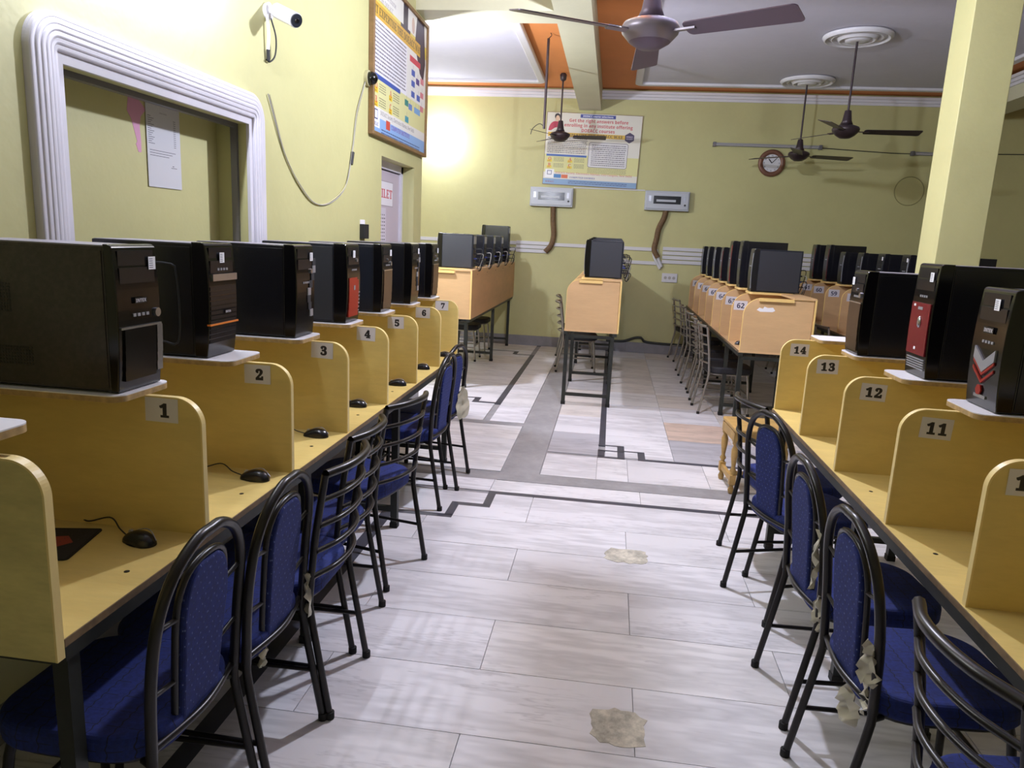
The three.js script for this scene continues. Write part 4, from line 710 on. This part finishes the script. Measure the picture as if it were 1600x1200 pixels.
// ---------------------------------------------------------------- ceiling fans
function fan(label, x, z, yHub, a0, R, mat, bladeMat, medallion) {
  const t = thing('ceiling_fan', label, 'fan', [x, yHub, z], 0);
  const top = (medallion ? CY - 0.03 : CY) - yHub;
  mesh('motor', lathe([[0.001, -0.075], [0.05, -0.07], [0.095, -0.045], [0.125, -0.012], [0.13, 0.01], [0.12, 0.03], [0.08, 0.045], [0.03, 0.05], [0.001, 0.05]], 30), mat, t);
  mesh('bottom_dish', lathe([[0.001, -0.078], [0.05, -0.074], [0.09, -0.05], [0.1, -0.035], [0.095, -0.03]], 30), bladeMat, t);
  mesh('canopy', lathe([[0.014, 0.19], [0.03, 0.185], [0.045, 0.09], [0.06, 0.055], [0.02, 0.05]], 20), bladeMat, t);
  mesh('rod', cyl([0, 0.04, 0], [0, top, 0], 0.011), mat, t);
  if (medallion) { const m = thing('ceiling_medallion', medallion, 'medallion', [x, CY - 0.08, z]); mesh('disc', lathe([[0.001, 0.05], [0.32, 0.05], [0.32, 0.03], [0.3, 0.005], [0.285, 0.003], [0.27, 0.03], [0.25, 0.032], [0.24, 0.012], [0.225, 0.012], [0.215, 0.032], [0.19, 0.032], [0.17, -0.005], [0.15, -0.005], [0.14, 0.025], [0.12, 0.025], [0.11, -0.01], [0.06, -0.015], [0.012, -0.012]], 48), M.board, m); }
  else mesh('hook_cap', lathe([[0.012, top - 0.1], [0.04, top - 0.08], [0.045, top - 0.02], [0.03, top]], 16), mat, t);
  for (let k = 0; k < 3; k++) {
    const s = new THREE.Shape(); s.moveTo(0.19, -0.055); s.lineTo(R - 0.02, -0.068); s.quadraticCurveTo(R, -0.065, R, -0.045); s.lineTo(R, 0.045); s.quadraticCurveTo(R, 0.065, R - 0.02, 0.068); s.lineTo(0.19, 0.055); s.quadraticCurveTo(0.17, 0.05, 0.17, 0.02); s.lineTo(0.17, -0.02); s.quadraticCurveTo(0.17, -0.05, 0.19, -0.055);
    const a = a0 + k * 2 * PI / 3;
    const b = mesh('blade', extr(s, 0.003, 0.001).rotateX(-PI / 2).rotateX(-0.22).rotateY(a).translate(0, -0.012, 0), bladeMat, t);
    mesh('blade_arm', box(0.1, 0.22, -0.016, -0.008, -0.02, 0.02).rotateX(0.1).rotateY(a), mat, b);
  }
}
fan('ceiling fan with broad blades tinted mauve by painted glare hanging over the near aisle', 0.096, -3.55, 2.53, PI / 2, 0.66, M.fanMetal, M.fanGlareMauve, null);
fan('brown ceiling fan below the larger looking white medallion by the pillar', 2.2, -7.95, 2.79, -0.02, 0.7, M.fanBrown, M.fanBrown, 'white round ceiling medallion closer to the pillar');
fan('brown ceiling fan hanging in front of the wall clock', 2.23, -9.95, 2.78, 0.25, 0.7, M.fanBrown, M.fanBrown, 'white round ceiling medallion closer to the end wall');
fan('dark ceiling fan hanging in front of the end wall poster', -0.79, -10.0, 2.93, 0.02, 0.6, M.fanBrown, M.fanBrown, null);
{ const t = thing('fan_down_rod', 'bare brown fan rod hanging from the ceiling without a fan', 'rod', [-0.82, 2.75, -8.15]); mesh('rod', cyl([0, 0, 0], [0, 0.9, 0], 0.014), M.fanBrown, t); mesh('loose_wire', [tube([[0, 0.9, 0], [0.03, 0.93, 0], [0.02, 0.95, 0.02]], 0.004, 10), tube([[0, 0.02, 0], [-0.05, 0.05, 0], [-0.12, 0.0, 0], [-0.14, -0.06, 0]], 0.004, 14)], M.wire, t); }

// ---------------------------------------------------------------- lamps
function point(parent, x, y, z, I, size, col = LAMP_COLOR) { const l = new THREE.PointLight(col, I, 0, 2); l.position.set(x, y, z); l.castShadow = true; l.shadow.radius = size; l.name = 'lamp_light'; parent.add(l); return l; }
const glow = new THREE.MeshStandardMaterial({ color: 0xffffff, emissive: 0xf4f2ff, emissiveIntensity: 3, roughness: 0.4 });
{ // hanging bulb over the aisle, just above the frame
  const t = thing('hanging_bulb', 'lit white bulb hanging over the aisle behind the near fan', 'lamp', [0.12, 3.12, -4.4]);
  mesh('bulb', new THREE.SphereGeometry(0.06, 24, 16), glow, t); mesh('holder', new THREE.CylinderGeometry(0.02, 0.024, 0.08, 16).translate(0, 0.1, 0), M.board, t); mesh('flex', cyl([0, 0.13, 0], [0, CY - 0.03 - 3.12, 0], 0.004), M.wire, t);
  point(t, 0, 0, 0, LAMP_HANG, 2.5);
}
{ // tube light on the left wall above the window
  const y = 2.7, z0 = -2.0, z1 = -3.1, t = thing('tube_light', 'lit white tube light on the left wall above the window', 'lamp', [LX, y, (z0 + z1) / 2]); const L = (z0 - z1) / 2;
  mesh('channel', rbox(0, 0.04, -0.02, 0.03, -L, L, 0.003, 1), M.board, t);
  mesh('tube', cyl([0.06, 0, -L + 0.03], [0.06, 0, L - 0.03], 0.013), glow, t);
  for (const s of [-1, 1]) mesh('end_cap', rbox(0.002, 0.078, -0.02, 0.02, s * L - 0.015, s * L + 0.015, 0.003, 1), M.board, t);
  for (let k = 0; k < 6; k++) point(t, 0.12, 0, -L + 0.08 + k * (2 * L - 0.16) / 5, LAMP_WALL_TUBE, 0.8);
}
{ // added bulb: its hot spot on the end wall imitates lens bloom
  const t = thing('bloom_bulb', 'added bulb on the end wall beyond the framed poster, imitating lens bloom', 'lamp', [-2.62, 2.95, BZ]);
  mesh('base', new THREE.CylinderGeometry(0.045, 0.045, 0.03, 20).rotateX(PI / 2).translate(0, 0, 0.015), M.board, t); mesh('holder', cyl([0, 0, 0.03], [0, 0, 0.24], 0.016), M.board, t); mesh('bulb', new THREE.SphereGeometry(0.06, 24, 16).translate(0, 0, 0.29), glow, t);
  point(t, 0, 0, 0.29, LAMP_BLOOM, 2.5);
}
{ // globe lamp on the far face of the wall that the framed poster hangs on, behind the corner
  const t = thing('globe_lamp', 'lit globe lamp on the back of the poster wall, round the corner', 'lamp', [-2.1, 2.6, LZ]);
  mesh('base', new THREE.CylinderGeometry(0.05, 0.05, 0.03, 20).rotateX(PI / 2).translate(0, 0, -0.015), M.board, t); mesh('holder', cyl([0, 0, -0.03], [0, 0, -0.16], 0.02), M.board, t); mesh('bulb', new THREE.SphereGeometry(0.07, 24, 16).translate(0, 0, -0.22), glow, t);
  point(t, 0, 0, -0.22, LAMP_CORNER, 2.5);
}
renderer.render(scene, camera);
